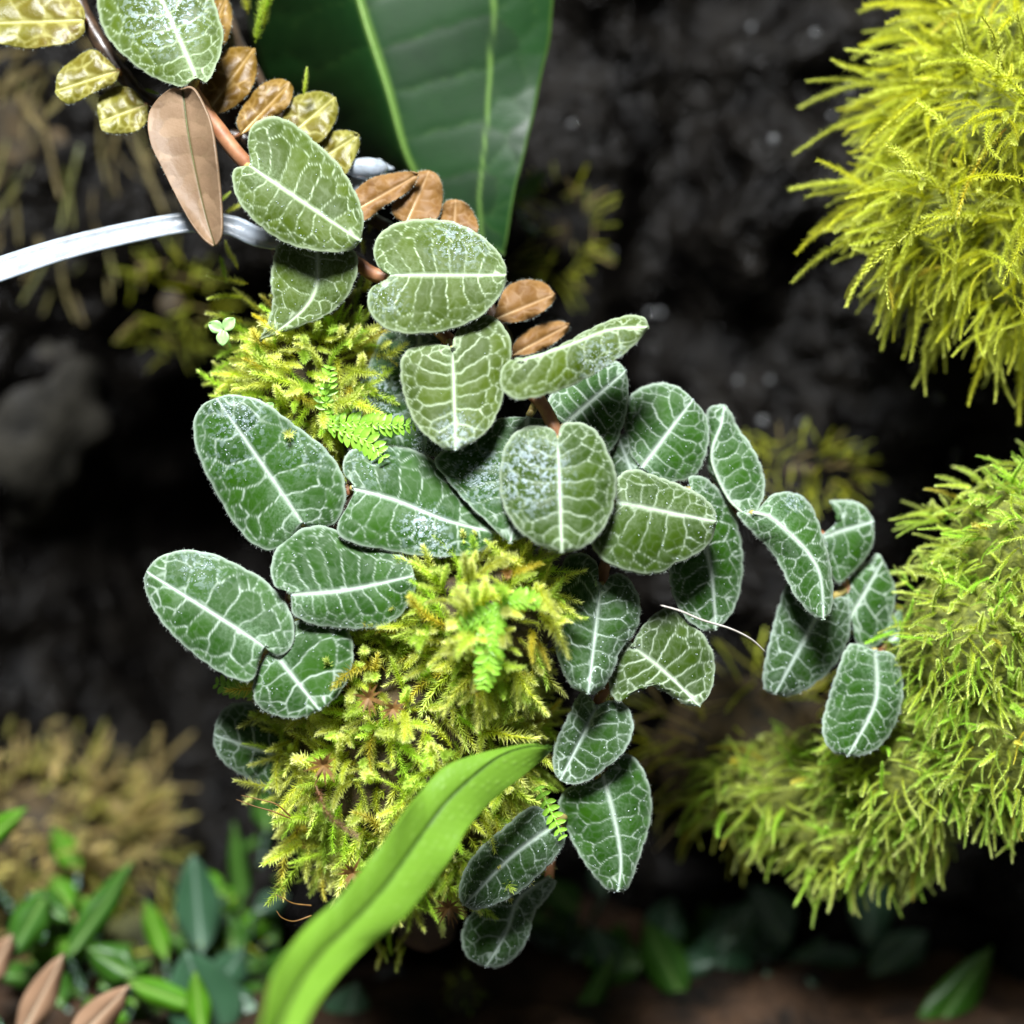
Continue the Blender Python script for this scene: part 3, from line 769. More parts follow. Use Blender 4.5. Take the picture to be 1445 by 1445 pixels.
M['pinkmoss'] = moss_mat('moss_pink', (0.30, 0.12, 0.03), (0.42, 0.20, 0.09), (0.62, 0.46, 0.36), (0.5, 0.34, 0.26))
pk = shoot_mesh('shoot', 'pinkmoss', seed=5, L=9.0, leaves=100, ll=1.15, lw=0.13, spread=1.0, bend=0.4, taper=False)
plant_shoots(e, [(pk, P(443, 1110, -7), np.array([0.45, -0.25, -0.9]), 0.2, 1.0)])
curve_thing('plant_fibre', [(932, 854), (960, 862), (991, 875), (1030, 887), (1060, 902), (1080, 920)], (-5, -5, -4, -2, 0, 2), [0.10, 0.15, 0.15, 0.12], 'fibre', 'thin pale fibre arching between two velvety leaves', 'fibre')

# ------------------------------------------------------------------ clear cable tie
def ribbon(path, w, th):
    c = spline(path, 60); t = nrm(np.gradient(c, axis=0))
    up = nrm(np.cross(t, np.array([0.0, -0.94, 0.34]))); up = np.where(up[:, 2:3] < 0, -up, up)
    nn = np.cross(t, up); nn = np.where(nn[:, 1:2] > 0, -nn, nn)
    ww = np.interp(np.linspace(0, 1, 60), np.linspace(0, 1, len(w)), w)[:, None] / 2
    prof = [(-1, 0), (-0.96, th), (-0.62, th * 1.05), (-0.55, th * 0.5), (0.5, th * 0.5), (0.58, th * 1.15), (0.95, th), (1, 0), (0.9, -th), (-0.9, -th)]
    V = np.stack([c + up * ww * a + nn * b for a, b in prof], 1)
    n = len(prof)
    f = grid_faces(60, n, True)
    caps = np.array([list(range(n)), [59 * n + k for k in range(n)][::-1]])
    return V.reshape(-1, 3), [f, caps]
ct = empty('cable_tie', P(0, 380, 4), 'clear plastic cable tie strap holding the branch behind the vine', 'cable tie')
vv, ff = ribbon([P(-60, 402, 0), P(0, 380, 2), P(90, 351, 4), P(180, 329, 5), P(265, 314, 5.5), P(325, 318, 6), P(370, 336, 6.5), P(430, 335, 7.5), P(490, 280, 9), P(520, 240, 9), P(545, 232, 13)], [4.2, 4.1, 3.8, 3.6, 3.4, 3.2, 3.2, 3.2, 3.0], 0.2)
st = obj('strap', vv, ff, M['plastic'], ct)
hv, hf = lumpy(P(518, 238, 8), (3.2, 1.6, 1.6), (20, 14), 0.05, 0.3, 3)
obj('head', hv, hf, M['plastic'], ct)
# ------------------------------------------------------------------ broad dark leaf hanging in from above
def leaf_thing(name, label, cat, base, y, group=None):
    return empty(name, P(base[0], base[1], y), label, cat, group)
bl = leaf_thing('broad_leaf', 'broad dark green leaf hanging point down behind the bronze leaves', 'leaf', (470, -160), 22)
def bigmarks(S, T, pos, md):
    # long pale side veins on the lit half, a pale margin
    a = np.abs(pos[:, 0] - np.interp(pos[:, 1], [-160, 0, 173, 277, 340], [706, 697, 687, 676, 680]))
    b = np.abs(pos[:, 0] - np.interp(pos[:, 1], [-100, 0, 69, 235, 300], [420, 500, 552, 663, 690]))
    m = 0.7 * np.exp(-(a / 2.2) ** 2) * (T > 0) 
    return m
o, G = leaf(bl, (470, -160), (711, 360), [(400, -150), (340, -80), (352, 30), (385, 130), (450, 200), (560, 290), (660, 345)],
            [(620, -165), (740, -130), (785, -60), (781, 0), (777, 52), (766, 100), (756, 149), (742, 208), (725, 277), (716, 335)], 21, 'biggreen',
            gx=-0.05, gy=-0.06, dome=0.5, fold=0.0, mid=[(507, 0), (545, 120), (580, 235), (640, 315)], veins=True, KV=9, vw=1.0, vstr=0.09, bulge=0.07, scallop=1.2, rim=0.5, rimw=3.2, halo=0.35,
            hairs=0, midrib=1.0, midmat='midrib_big', thick=0.5, wave=0.8, down=0.15, marks=bigmarks, midhalo=10,
            curl=lambda S, T: np.where(T < 0, 32 * np.abs(T) ** 1.3 * np.sin(np.pi * np.clip(S, 0, 1)), 0.0))

# ------------------------------------------------------------------ strap fern frond coming towards the camera
fr = leaf_thing('strap_fern', 'long bright green strap fern frond lying across the moss mound', 'fern', (330, 1640), -52)
def fernmarks(S, T, pos, md):
    lat = np.exp(-(((S * 60 - 1.2 * np.abs(T)) % 1.0 - 0.5) / 0.10) ** 2) * 0.07
    return lat + 0.95 * np.exp(-(md / (2.2 + 3.2 * (1 - S))) ** 2) * (np.sin(S * 160) * np.sin(S * 61) > -0.35)
def bumps(S, T):
    out = np.zeros_like(S)
    for k, (tr, w) in enumerate(((0.22, 0.055), (0.45, 0.06), (0.66, 0.06), (0.85, 0.05))):
        ph = S * (58 + 3 * k) + 0.5 * k + 0.6 * np.sin(S * 40 + 9 * k) + np.where(T < 0, 0.37, 0)
        out += np.exp(-(((ph % 1.0) - 0.5) / 0.2) ** 2 - ((np.abs(T) - tr) / w) ** 2) * (0.55 + 0.45 * np.sin(S * 91 + 5 * k))
    return out
ys = lambda S: np.interp(S, [0, 0.25, 0.5, 0.75, 1.0], [-60, -46, -30, -17, -8])
o, G = leaf(fr, (330, 1640), (780, 1056), [(335, 1620), (350, 1540), (372, 1445), (381, 1390), (403, 1345), (435, 1304), (480, 1264), (520, 1214), (552, 1174), (592, 1120), (624, 1084), (660, 1068), (705, 1056), (750, 1049)],
            [(350, 1630), (392, 1530), (432, 1445), (454, 1408), (482, 1372), (520, 1336), (563, 1302), (604, 1255), (637, 1210), (660, 1169), (696, 1129), (736, 1097), (768, 1070)], 0, 'fern',
            gx=0, gy=0, dome=1.6, fold=0.0, mid=[(360, 1540), (395, 1445), (421, 1390), (453, 1345), (498, 1300), (543, 1250), (588, 1187), (624, 1138), (660, 1102), (705, 1067), (748, 1053)],
            veins=False, scallop=0, rim=0.0, halo=0.0, hairs=0, midrib=1.0, midmat='midrib_dk', NS=300, NH=34, pale=lambda S, T: 0.5 * bumps(S, T), thick=0.4, wave=0.9, down=0.12, bulge=0, marks=fernmarks, curl=lambda S, T: ys(S) - 0.10 * bumps(S, T) + 0.45 * np.sin(S * 37 + 2 * np.sign(T)) * np.abs(T) ** 3)
fo = o

# ------------------------------------------------------------------ bronze shingling vine
bz = leaf_thing('bronze_vine', 'wet bronze leaved creeper with a dark stem along the branch', 'vine', (700, 470), 11)
bst = [(100, -30, 8), (118, 20, 8), (135, 50, 8), (165, 95, 8), (205, 140, 9), (260, 170, 10), (320, 190, 10), (400, 220, 10), (480, 280, 10), (560, 330, 10), (640, 370, 10), (700, 450, 10), (725, 505, 9)]
vv, ff, _ = tube([P(*q) for q in bst], [1.2, 1.2, 1.1, 0.9], 10, 90, 0.06)
obj('stem', vv, ff, M['darkstem'], bz)
BR = dict(NS=60, NH=18, KV=4, vw=1.4, tonegrad=True, scallop=1.2, rim=0.35, halo=0.4, hairs=90, bulge=0.26, thick=0.2, wave=0.6, down=0.12, midrib=0.9, midmat='midrib_br', dome=0.4, fold=0.5, midhalo=8)
BL = [
 ('bronzegreen', (119, 28), (-35, 34), [(118, 48), (97, 61), (69, 65), (42, 69), (14, 65), (-18, 55)], [(114, 5), (80, -12), (40, -18), (0, -15), (-28, 5)], 5),
 ('bronzegreen', (167, 100), (78, 128), [(152, 84), (131, 70), (104, 83), (82, 104)], [(160, 118), (131, 131), (100, 147), (83, 138)], 5),
 ('bronzegreen', (206, 148), (140, 172), [(190, 128), (166, 121), (142, 135), (137, 155)], [(209, 168), (194, 184), (166, 189), (145, 184)], 6),
 ('bronze', (298, 152), (358, 68), [(284, 131), (294, 97), (318, 71), (340, 66)], [(306, 160), (332, 150), (353, 128), (363, 97)], 7),
 ('bronze', (295, 55), (320, -5), [(290, 30), (298, 8), (308, -4)], [(317, 62), (326, 38), (327, 12)], 7.5),
 ('bronze', (340, 190), (410, 116), [(334, 172), (343, 150), (367, 121), (392, 111)], [(362, 182), (385, 168), (406, 150), (414, 128)], 6),
 ('bronzegreen', (408, 192), (472, 137), [(398, 165), (415, 138), (443, 129), (462, 131)], [(440, 206), (462, 190), (477, 160)], 6.5),
 ('bronzegreen', (447, 228), (505, 190), [(444, 205), (466, 187), (490, 184)], [(470, 258), (488, 246), (500, 224), (508, 204)], 6.5),
 ('rust', (500, 298), (590, 246), [(497, 275), (523, 252), (556, 244), (578, 242)], [(514, 311), (544, 290), (575, 271), (587, 256)], 4.5),
 ('rust', (572, 318), (606, 240), [(556, 305), (554, 288), (570, 262), (590, 243)], [(605, 318), (621, 300), (625, 270), (618, 248)], 6),
 ('rust', (640, 335), (643, 281), [(624, 320), (622, 298), (630, 284)], [(665, 335), (675, 322), (668, 300), (656, 286)], 6),
 ('rust', (695, 452), (783, 415), [(703, 430), (714, 406), (740, 395), (768, 399)], [(722, 455), (750, 449), (773, 434), (783, 422)], 6),
 ('rust', (722, 502), (803, 458), [(726, 485), (740, 469), (765, 457), (790, 453)], [(745, 500), (770, 492), (792, 476), (803, 465)], 7),
]
for mt, b, t, L, R, y in BL:
    kw = dict(BR)
    if mt == 'rust': kw.update(bulge=0.2, hairs=190, vw=1.0, tonegrad=False, KV=5, vstr=0.5, down=0.18)
    o, G = leaf(bz, b, t, L, R, y, mt, gy=0.25, **kw)
    nd = node_near(b, bst)
    petiole(o, b, y + 0.6, nd[:2], nd[2], 0.5, 'stem')

# ------------------------------------------------------------------ velvety vine: one plant, a stem with side shoots, every leaf a part
vn = leaf_thing('velvet_vine', 'creeping vine with velvety green leaves and white veins trailing round the moss', 'vine', (640, 1000), 8)
stems = [
 ([(262, 118, 3), (300, 172, 3.5), (348, 232, 4), (430, 310, 7), (515, 380, 4.5), (548, 394, 3.5), (590, 430, 6), (634, 480, 2.5), (690, 520, 4), (758, 562, -2), (787, 612, -4.6), (830, 670, 0), (868, 706, -1), (862, 770, 5), (850, 822, 3), (870, 880, 4), (888, 910, 3.5), (866, 960, 4), (842, 1000, 4), (850, 1092, 5), (800, 1150, 6), (780, 1200, 8), (774, 1250, 9)], [1.2, 1.1, 1.0, 0.9, 0.8, 0.7]),
 ([(634, 480, 3), (590, 560, 9), (540, 640, 8), (497, 687, 0.5), (460, 720, 3), (427, 740, 1.5), (412, 790, 1), (410, 842, -1), (395, 885, 0), (374, 916, -1), (390, 960, 8), (420, 1070, 9)], [0.9, 0.8, 0.7]),
 ([(868, 706, 5), (905, 662, 8), (960, 690, 8), (1010, 715, 8.5), (1058, 724, 8), (1110, 745, 9), (1162, 758, 11), (1195, 830, 12), (1205, 872, 12), (1235, 918, 13), (1262, 905, 14)], [0.85, 0.7, 0.6]),
]
nodes = []
for pts, r in stems:
    vv, ff, _ = tube([P(*q) for q in pts], r, 10, len(pts) * 8, 0.04)
    obj('stem', vv, ff, M['stem'], vn)
    nodes += pts
VL = [
 # mat, base, tip, left, right, depth, options
 ('olive', (278, 110), (200, -66), [(258, 122), (235, 117), (205, 103), (172, 76), (150, 50), (139, 20), (138, -10), (150, -40), (175, -60)], [(292, 116), (304, 95), (313, 70), (315, 45), (308, 20), (300, -5), (283, -32), (250, -58)], 1.0, dict(dew_glint=[(235, 15, 55, 1.0)], gy=0.3)),
 ('under', (258, 128), (303, 346), [(243, 125), (222, 140), (209, 165), (212, 200), (228, 235), (248, 275), (268, 310), (288, 336)], [(272, 126), (287, 150), (298, 180), (305, 230), (311, 290), (311, 330)], -1.0, dict(mid=[(266, 190), (280, 260), (292, 310)], vstr=0.22, bulge=0.12, rim=0.0, halo=0.1, hairs=60, scallop=0.3, midrib=0.6, midmat='midrib_dk', gy=0.05, gx=-0.5, fold=0.0, dome=-2.0)),
 ('olive', (353, 234), (509, 340), [(351, 213), (350, 193), (359, 174), (378, 165), (400, 167), (425, 182), (450, 205), (475, 228), (497, 262), (511, 295), (513, 320)], [(340, 235), (330, 239), (328, 257), (335, 281), (352, 305), (380, 330), (410, 346), (445, 354), (480, 356), (500, 350)], -3.0, dict(gx=0.05, down=0.25)),
 ('olive', (447, 346), (366, 480), [(418, 344), (394, 343), (385, 370), (382, 400), (385, 422), (379, 450)], [(482, 346), (501, 355), (505, 375), (500, 400), (485, 425), (460, 445), (432, 457), (400, 470)], -0.5, dict(mid=[(447, 400), (432, 432), (398, 462)], gy=0.1, KV=6, down=0.5, fold=1.2, dome=1.0, gx=-0.2)),
 ('olive', (551, 388), (715, 388), [(541, 384), (530, 370), (528, 345), (545, 322), (575, 311), (610, 309), (645, 315), (680, 333), (705, 358), (714, 376)], [(543, 396), (526, 405), (518, 420), (522, 440), (538, 460), (565, 470), (600, 471), (640, 464), (680, 445), (703, 420), (714, 400)], -4.0, dict(gy=0.35, down=0.42, dew_glint=[(650, 335, 45, 0.5), (545, 420, 30, 0.4)])),
 ('olive', (639, 493), (643, 635), [(632, 488), (610, 485), (585, 488), (568, 503), (565, 530), (572, 565), (588, 600), (615, 626), (632, 635)], [(640, 478), (650, 460), (670, 447), (690, 445), (709, 458), (720, 478), (722, 500), (716, 522), (714, 545), (705, 577), (690, 605), (668, 623), (652, 632)], -6.5, dict(gy=0.30, fold=1.2, down=0.2, dew_glint=[(645, 610, 32, 0.55)])),
 ('olive', (734, 511), (916, 461), [(726, 506), (745, 503), (770, 496), (800, 482), (830, 465), (860, 452), (885, 445), (908, 447)], [(720, 508), (709, 519), (705, 537), (711, 553), (727, 563), (750, 562), (785, 553), (820, 538), (855, 518), (885, 496), (906, 475)], -8.0, dict(mid=[(800, 488), (860, 465)], gy=0.55, gx=0.05, fold=0.2, dome=2.2, down=0.12, dew_glint=[(850, 510, 40, 0.45)])),
 ('deep', (590, 470), (600, 643), [(545, 466), (522, 510), (502, 555), (496, 590), (512, 616), (555, 634), (585, 643)], [(640, 480), (662, 540), (662, 600), (645, 636), (622, 644)], 4.0, dict(dew_glint=[(530, 560, 42, 0.9), (600, 630, 28, 0.8)], gy=0.2)),
 ('green', (498, 688), (702, 752), [(496, 680), (486, 671), (484, 655), (491, 638), (511, 630), (540, 627), (575, 632), (605, 645), (630, 668), (656, 696), (682, 726)], [(499, 697), (489, 716), (476, 741), (479, 756), (500, 768), (540, 776), (580, 783), (620, 786), (660, 783), (690, 771)], -3.8, dict(mid=[(560, 706), (630, 734)], gy=0.32, fold=0.9, dew_glint=[(598, 745, 32, 1.0), (520, 650, 36, 0.4), (620, 770, 22, 0.7)])),
 ('green', (745, 588), (720, 767), [(700, 592), (655, 622), (614, 646), (630, 676), (660, 711), (690, 739), (708, 758)], [(778, 598), (788, 650), (775, 705), (748, 750)], -4.8, dict(dew_glint=[(680, 670, 40, 0.6)], gy=0.3)),
 ('green', (795, 600), (884, 522), [(772, 575), (795, 525), (835, 506), (868, 509)], [(830, 640), (862, 636), (880, 597), (887, 556)], 3.0, dict(gy=0.15, gx=0.15, down=0.18)),
 ('mid', (787, 621), (793, 780), [(782, 608), (765, 601), (740, 603), (718, 620), (707, 650), (705, 690), (713, 720), (730, 746), (755, 766), (780, 778)], [(790, 605), (801, 596), (825, 598), (845, 612), (859, 640), (870, 670), (868, 705), (858, 735), (840, 760), (815, 776)], -10.0, dict(dew_glint=[(752, 670, 52, 0.9)], gy=0.22, dome=2.0, fold=0.6, down=0.24)),
 ('mid', (870, 708), (1012, 736), [(866, 700), (867, 684), (876, 669), (895, 662), (925, 671), (960, 684), (990, 699), (1008, 718)], [(864, 716), (850, 735), (836, 755), (838, 775), (855, 793), (885, 806), (915, 811), (936, 807), (952, 796), (978, 785), (1002, 766)], -5.5, dict(gy=0.30, gx=0.15, dome=2.4, down=0.27)),
 ('green', (905, 660), (978, 563), [(890, 640), (881, 600), (882, 575), (890, 558), (905, 547), (932, 540), (957, 546)], [(925, 680), (955, 680), (982, 671), (995, 646), (1001, 617), (997, 588)], 4.5, dict(gy=0.12, gx=-0.05, down=0.15)),
 ('green', (1050, 726), (1022, 570), [(1030, 710), (1010, 683), (998, 660), (998, 620), (995, 590), (1003, 574)], [(1066, 723), (1079, 695), (1076, 663), (1061, 630), (1042, 604), (1032, 582)], 5.5, dict(mid=[(1026, 700), (1004, 645), (1018, 598)], gx=-0.35, gy=0.1, fold=-0.5)),
 ('green', (975, 690), (1010, 890), [(958, 690), (948, 740), (944, 800), (949, 838), (966, 870), (991, 889)], [(972, 674), (985, 671), (1003, 680), (1026, 706), (1041, 737), (1049, 787), (1045, 833), (1032, 867)], 3.0, dict(mid=[(992, 750), (1005, 820)], gx=0.45, gy=0.1, fold=-0.8, dome=1.5)),
 ('green', (1062, 724), (1162, 875), [(1074, 714), (1087, 700), (1107, 694), (1132, 700), (1149, 721), (1162, 758), (1172, 796), (1176, 833), (1173, 862)], [(1040, 725), (1064, 754), (1086, 776), (1103, 804), (1119, 837), (1136, 859), (1152, 873)], 2.5, dict(mid=[(1088, 731), (1116, 755), (1141, 781), (1158, 815)], gx=0.15, gy=0.3, fold=-1.0, dome=2.0, dew_glint=[(1120, 707, 16, 0.6)])),
 ('green', (1160, 757), (1234, 735), [(1166, 750), (1180, 737), (1185, 717), (1170, 707), (1198, 706), (1219, 714)], [(1168, 800), (1182, 824), (1199, 813), (1219, 792), (1232, 767)], 9.5, dict(KV=5, NS=70, NH=20, scallop=0.5, gy=0.15)),
 ('green', (1200, 872), (1246, 790), [(1190, 850), (1184, 826), (1203, 806), (1223, 794), (1238, 781)], [(1206, 900), (1215, 913), (1236, 913), (1252, 896), (1260, 866), (1264, 833), (1254, 806)], 11.0, dict(KV=5, gy=0.1, gx=0.1)),
 ('deep', (1165, 848), (1093, 980), [(1130, 830), (1111, 823), (1099, 854), (1088, 895), (1078, 941), (1077, 966), (1083, 977)], [(1194, 843), (1201, 870), (1198, 900), (1186, 928), (1165, 953), (1136, 974), (1110, 983)], 8.0, dict(gx=0.1, gy=-0.05, fold=-0.6)),
 ('green', (1235, 918), (1196, 1067), [(1205, 908), (1192, 918), (1182, 945), (1167, 991), (1160, 1024), (1165, 1049), (1178, 1062)], [(1262, 925), (1275, 970), (1265, 1020), (1240, 1055), (1215, 1066)], 6.5, dict(mid=[(1235, 990)], gx=0.1, gy=0.1)),
 ('green', (1255, 905), (1320, 862), [(1246, 888), (1262, 866), (1285, 852), (1308, 852)], [(1275, 925), (1305, 918), (1322, 885)], 11.5, dict(KV=5, NS=60, NH=18)),
 ('deep', (847, 828), (830, 980), [(839, 820), (844, 801), (833, 785), (812, 780), (797, 789), (786, 816), (780, 850), (782, 887), (785, 920), (795, 950), (809, 971)], [(854, 824), (863, 811), (880, 811), (896, 829), (904, 854), (902, 880), (891, 900), (876, 918), (868, 942), (855, 966), (840, 979)], -3.0, dict(gy=0.2, fold=1.0, dome=2.5, down=0.33)),
 ('mid', (893, 912), (988, 997), [(895, 903), (904, 887), (924, 866), (945, 857), (966, 869), (991, 894), (1006, 920), (1009, 946), (1003, 976)], [(886, 907), (876, 901), (867, 920), (859, 953), (862, 979), (874, 990), (892, 977), (916, 968), (941, 978), (967, 994)], -0.5, dict(mid=[(935, 945)], gx=0.1, gy=0.25, fold=1.3, dome=1.5)),
 ('deep', (842, 999), (790, 1102), [(834, 985), (818, 979), (800, 1014), (785, 1045), (780, 1072), (783, 1092)], [(849, 993), (867, 988), (885, 997), (894, 1021), (890, 1043), (877, 1066), (854, 1085), (832, 1101), (808, 1107)], 1.0, dict(gy=0.2, gx=-0.3, fold=1.8, KV=6, dome=1.0)),
 ('green', (851, 1093), (872, 1259), [(840, 1100), (812, 1106), (794, 1119), (788, 1139), (799, 1170), (817, 1206), (836, 1234), (857, 1256)], [(862, 1078), (880, 1063), (898, 1072), (912, 1095), (920, 1129), (917, 1165), (904, 1206), (890, 1247), (881, 1258)], 2.5, dict(mid=[(866, 1150), (876, 1210)], gy=0.10, down=0.21)),
 ('deep', (787, 1160), (655, 1278), [(768, 1141), (745, 1140), (714, 1165), (682, 1192), (660, 1219), (649, 1246), (648, 1268)], [(798, 1182), (787, 1206), (763, 1233), (732, 1260), (696, 1278), (669, 1284)], -2.0, dict(mid=[(720, 1210)], gy=0.0, down=0.33)),
 ('deep', (775, 1238), (685, 1365), [(740, 1250), (690, 1270), (660, 1295), (651, 1322), (659, 1350)], [(785, 1245), (773, 1266), (755, 1288), (746, 1322), (728, 1350), (706, 1364)], 6.0, dict(mid=[(733, 1268), (715, 1315)], gy=0.0, KV=6)),
 ('green', (427, 737), (305, 561), [(421, 748), (401, 769), (377, 777), (350, 763), (325, 732), (305, 697), (287, 662), (275, 627), (273, 596), (284, 573)], [(434, 742), (457, 744), (474, 738), (487, 712), (487, 683), (478, 658), (457, 631), (429, 609), (401, 588), (374, 568), (346, 559), (322, 557)], -2.6, dict(gy=0.05, dew_glint=[(335, 590, 42, 0.6), (330, 640, 40, 0.3), (430, 630, 40, 0.35)], down=0.23)),
 ('green', (375, 912), (206, 806), [(367, 930), (356, 960), (336, 960), (311, 950), (280, 929), (249, 902), (225, 874), (209, 845), (203, 821)], [(384, 923), (398, 925), (412, 911), (416, 887), (408, 859), (391, 835), (367, 814), (336, 797), (305, 783), (270, 776), (239, 780), (218, 791)], -4.5, dict(gy=0.30, down=0.36, dew_glint=[(280, 800, 40, 0.35)])),
 ('green', (412, 838), (585, 812), [(401, 833), (388, 827), (382, 807), (386, 783), (401, 762), (429, 745), (457, 742), (478, 750), (500, 761), (530, 770), (558, 779), (578, 793)], [(411, 848), (415, 868), (443, 882), (474, 886), (505, 888), (540, 884), (565, 869), (581, 845), (587, 826)], -5.2, dict(mid=[(490, 832)], gy=0.2, KV=9)),
 ('green', (383, 916), (452, 1003), [(370, 932), (357, 965), (364, 997), (395, 1012), (428, 1012)], [(402, 890), (428, 872), (465, 869), (490, 885), (499, 915), (495, 947), (478, 980)], -5.5, dict(gy=0.2, KV=6)),
 ('deep', (425, 1078), (301, 1036), [(420, 1110), (400, 1138), (385, 1124), (362, 1106), (339, 1093), (317, 1078), (303, 1056)], [(410, 1025), (380, 1002), (355, 992), (328, 993), (309, 1009)], 7.0, dict(gy=0.2)),
 ('deep', (902, 692), (872, 615), [(875, 690), (858, 655), (864, 625)], [(912, 660), (903, 630), (888, 612)], 4.5, dict(KV=4, NS=60, NH=18, hairs=80)),
]
for mt, b, t, L, R, y, kw in VL:
    o, G = leaf(vn, b, t, L, R, y, mt, **kw)
    nd = node_near(b, nodes)
    gm = G[3, G.shape[1] // 2]
    petiole(o, b, gm[1] + 0.3, nd[:2], nd[2], 0.6)

# ------------------------------------------------------------------ floor plants
FP = dict(NS=44, NH=12, veins=False, scallop=0.4, hairs=0, rim=0.15, halo=0.3, midrib=1.1, thick=0.4, down=0.1, dome=2.0, fold=1.0)
def oval(b, t, w):
    b = np.array(b, float); t = np.array(t, float); d = t - b; n = np.array([d[1], -d[0]]) / np.hypot(*d) * w
    pr = [(0.12, 0.55), (0.35, 1.0), (0.6, 0.95), (0.85, 0.5)]
    return [tuple(b + d * u + n * k) for u, k in pr], [tuple(b + d * u - n * k) for u, k in pr]
def floor_plant(base, y, leaves, label, name='floor_plant', cat='plant', group=None):
    e = leaf_thing(name, label, cat, base, y, group)
    for mt, b, t, w, yl, gx, gy, mm in leaves:
        L, R = oval(b, t, w)
        o, G = leaf(e, b, t, L, R, yl, mt, gx=gx, gy=gy, midmat=mm, **FP)
        a = G[1, G.shape[1] // 2]; c = P(base[0], base[1], y)
        vv, ff, _ = tube([a, 0.5 * (a + c) + np.array([0, 1.0, -1]), c], [0.5, 0.6, 0.8], 6, 14)
        obj('stalk', vv, ff, M['bgleaf'], o)
    return e
mb, mg = 'midrib_big', 'midrib'
floor_plant((250, 1480), 50, [('bgdark', (285, 1345), (272, 1205), 32, 50, 0.1, 0.1, mg), ('bgdark', (310, 1480), (262, 1340), 52, 40, 0.3, 0.1, mg)], 'plant with two broad grey green glossy leaves on the floor')
floor_plant((120, 1400), 46, [('bgleaf', (95, 1350), (188, 1215), 20, 44, 0.4, 0.1, mb)], 'plant with one long dark lance leaf leaning over dry moss')
floor_plant((60, 1330), 40, [('bgleaf', (65, 1260), (12, 1355), 26, 38, 0.2, 0.2, mb), ('bgleaf', (40, 1262), (98, 1300), 24, 42, 0.2, 0.2, mb)], 'plant with drooping broad green leaves on the dry moss bank')
floor_plant((240, 1470), 52, [('bglime', (235, 1355), (205, 1270), 17, 50, 0.0, 0.1, mb), ('bglime', (180, 1385), (290, 1425), 20, 38, 0.1, 0.3, mb), ('bglime', (285, 1465), (275, 1370), 18, 34, 0.0, 0.2, mb)], 'plant with short lime green leaves beside the glossy grey leaves')
floor_plant((-40, 1220), 40, [('bglime', (-40, 1200), (38, 1140), 17, 38, 0.3, 0.1, mb)], 'single lime green leaf poking over the dry moss bank')
floor_plant((30, 1500), 30, [('bgpink', (25, 1470), (90, 1345), 22, 28, 0.2, 0.1, mg), ('bgpink', (95, 1480), (183, 1390), 24, 22, 0.2, 0.1, mg), ('bgpink', (-30, 1400), (18, 1318), 20, 34, 0.1, 0.1, mg)], 'plant with pinkish brown blunt leaves at the floor')
floor_plant((330, 1330), 62, [('bgleaf', (345, 1300), (330, 1160), 14, 60, 0.1, 0.0, mb), ('bgleaf', (330, 1290), (380, 1210), 24, 64, 0.1, 0.1, mb), ('bgleaf', (320, 1250), (365, 1180), 16, 66, 0.1, 0.1, mb), ('bglime', (350, 1250), (395, 1240), 14, 62, 0.1, 0.1, mb), ('bgleaf', (390, 1330), (355, 1290), 22, 60, 0, 0.2, mb), ('bgleaf', (360, 1400), (420, 1340), 24, 58, 0, 0.2, mb), ('bglime', (300, 1330), (330, 1270), 14, 66, 0.1, 0.1, mb)], 'leafy dark green seedling plant in the shade below the mound')
floor_plant((400, 1480), 48, [('bgdark', (470, 1500), (505, 1385), 40, 46, 0.1, 0.2, mg), ('bgleaf', (350, 1480), (330, 1385), 30, 46, 0.1, 0.2, mb)], 'shaded plant with blue green leaf tucked behind the strap fern')
floor_plant((900, 1480), 54, [('bgleaf', (965, 1410), (910, 1300), 30, 52, -0.1, 0.1, mb), ('bgdark', (1000, 1430), (1035, 1290), 44, 58, 0.1, 0.0, mb)], 'shaded plant with a bright edged oval leaf below the low moss cushion')
floor_plant((1100, 1490), 56, [('bgdark', (1110, 1470), (1080, 1370), 34, 54, 0.0, 0.1, mb), ('bgdark', (1190, 1480), (1140, 1380), 30, 54, 0.0, 0.1, mb), ('bgdark', (1030, 1480), (1010, 1390), 30, 56, 0.0, 0.1, mb)], 'row of very dark leaves on the shaded floor')
floor_plant((800, 1500), 50, [('bgleaf', (800, 1480), (868, 1345), 16, 50, 0.2, 0.1, mb)], 'single narrow green blade rising from the floor below the drooping leaves')
floor_plant((1290, 1520), 48, [('bgleaf', (1285, 1500), (1400, 1335), 32, 46, 0.2, 0.1, mb)], 'pointed glossy green leaf standing in the dark corner')
floor_plant((760, 330), 50, [('bgleaf', (725, 285), (770, 240), 14, 45, 0.0, 0.1, mb)], 'small round green leaf on the wall beside the broad leaf', 'wall_plant')
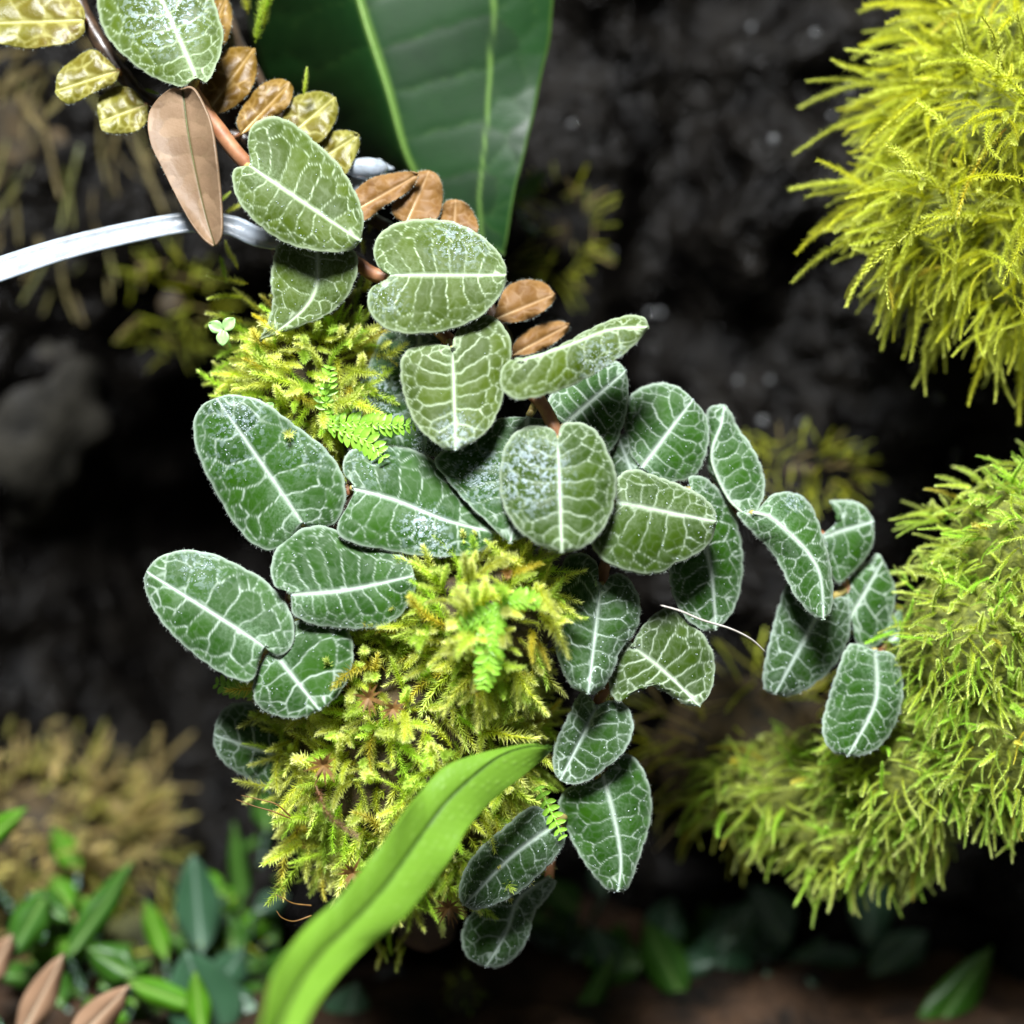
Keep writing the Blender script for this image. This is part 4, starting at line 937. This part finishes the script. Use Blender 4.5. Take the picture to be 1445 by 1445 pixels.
def bushy(px, py, y, spread, n, mats, size, label, seed):
    g = np.random.default_rng(seed)
    lv = []
    for k in range(n):
        a = g.uniform(0, 2 * np.pi); b = (px + g.normal() * spread[0], py + g.normal() * spread[1])
        L = g.uniform(*size); t = (b[0] + L * np.cos(a), b[1] - abs(L * np.sin(a)) * 0.9 - 4)
        lv.append((mats[g.integers(0, len(mats))], b, t, L * g.uniform(0.26, 0.42), y + g.uniform(-7, 7), g.uniform(-.3, .3), g.uniform(0, .5), 'midrib_big'))
    FP.update(NS=24, NH=7)
    floor_plant((px, py + 60), y + 4, lv, label)
bushy(330, 1330, 60, (45, 70), 26, ['bgleaf', 'bgleaf', 'bglime', 'bgdark'], (35, 75), 'dense small leaved green creeper on the floor beside the moss mound', 1)
bushy(90, 1330, 52, (60, 50), 20, ['bgleaf', 'bglime', 'bgleaf'], (40, 85), 'bushy green creeper at the foot of the dry moss bank', 2)
bushy(380, 1430, 50, (60, 30), 16, ['bgleaf', 'bglime', 'bgdark'], (45, 85), 'low green creeper behind the strap fern base', 3)
bushy(160, 1420, 46, (60, 30), 14, ['bgleaf', 'bglime'], (45, 85), 'green creeper among the pinkish brown leaves', 4)
bushy(960, 1380, 62, (80, 40), 16, ['bgdark', 'bgdark', 'bgleaf'], (60, 110), 'dim layered creeper on the floor below the trailing vine', 5)  # dim light of this corner is put into the dark leaf colour
bushy(1200, 1390, 66, (90, 35), 14, ['bgdark'], (70, 120), 'very dim leafy creeper under the low moss cushion', 6)  # dimness painted by the dark leaf colour here too
bushy(800, 1300, 64, (50, 45), 9, ['bgleaf', 'bgdark'], (50, 100), 'thin leaved dim creeper behind the drooping leaves', 7)
# water drops added on the rock wall to give glints
dv, df, q = [], [], 0
g = np.random.default_rng(9)
wall = bpy.data.objects['rock_wall']
wv = np.empty(len(wall.data.vertices) * 3, np.float32); wall.data.vertices.foreach_get('co', wv); wv = wv.reshape(-1, 3) / MM
cand = [i for i in range(len(wv)) if -20 < wv[i, 0] < 95 and -40 < wv[i, 2] < 95]
for i in g.choice(cand, 70, replace=False):
    r = g.uniform(0.25, 0.9); v, f = lumpy(wv[i] + np.array([0, -0.3 * r, 0]), (r, r * 0.8, r), (8, 6), 0.0, 0.1)
    dv.append(v); df.append(f + q); q += len(v)
tag(obj('glint_drops', np.vstack(dv), np.vstack(df), M['water']), 'tiny water drops added on the dark rock wall for glints', 'water drops', kind='stuff')
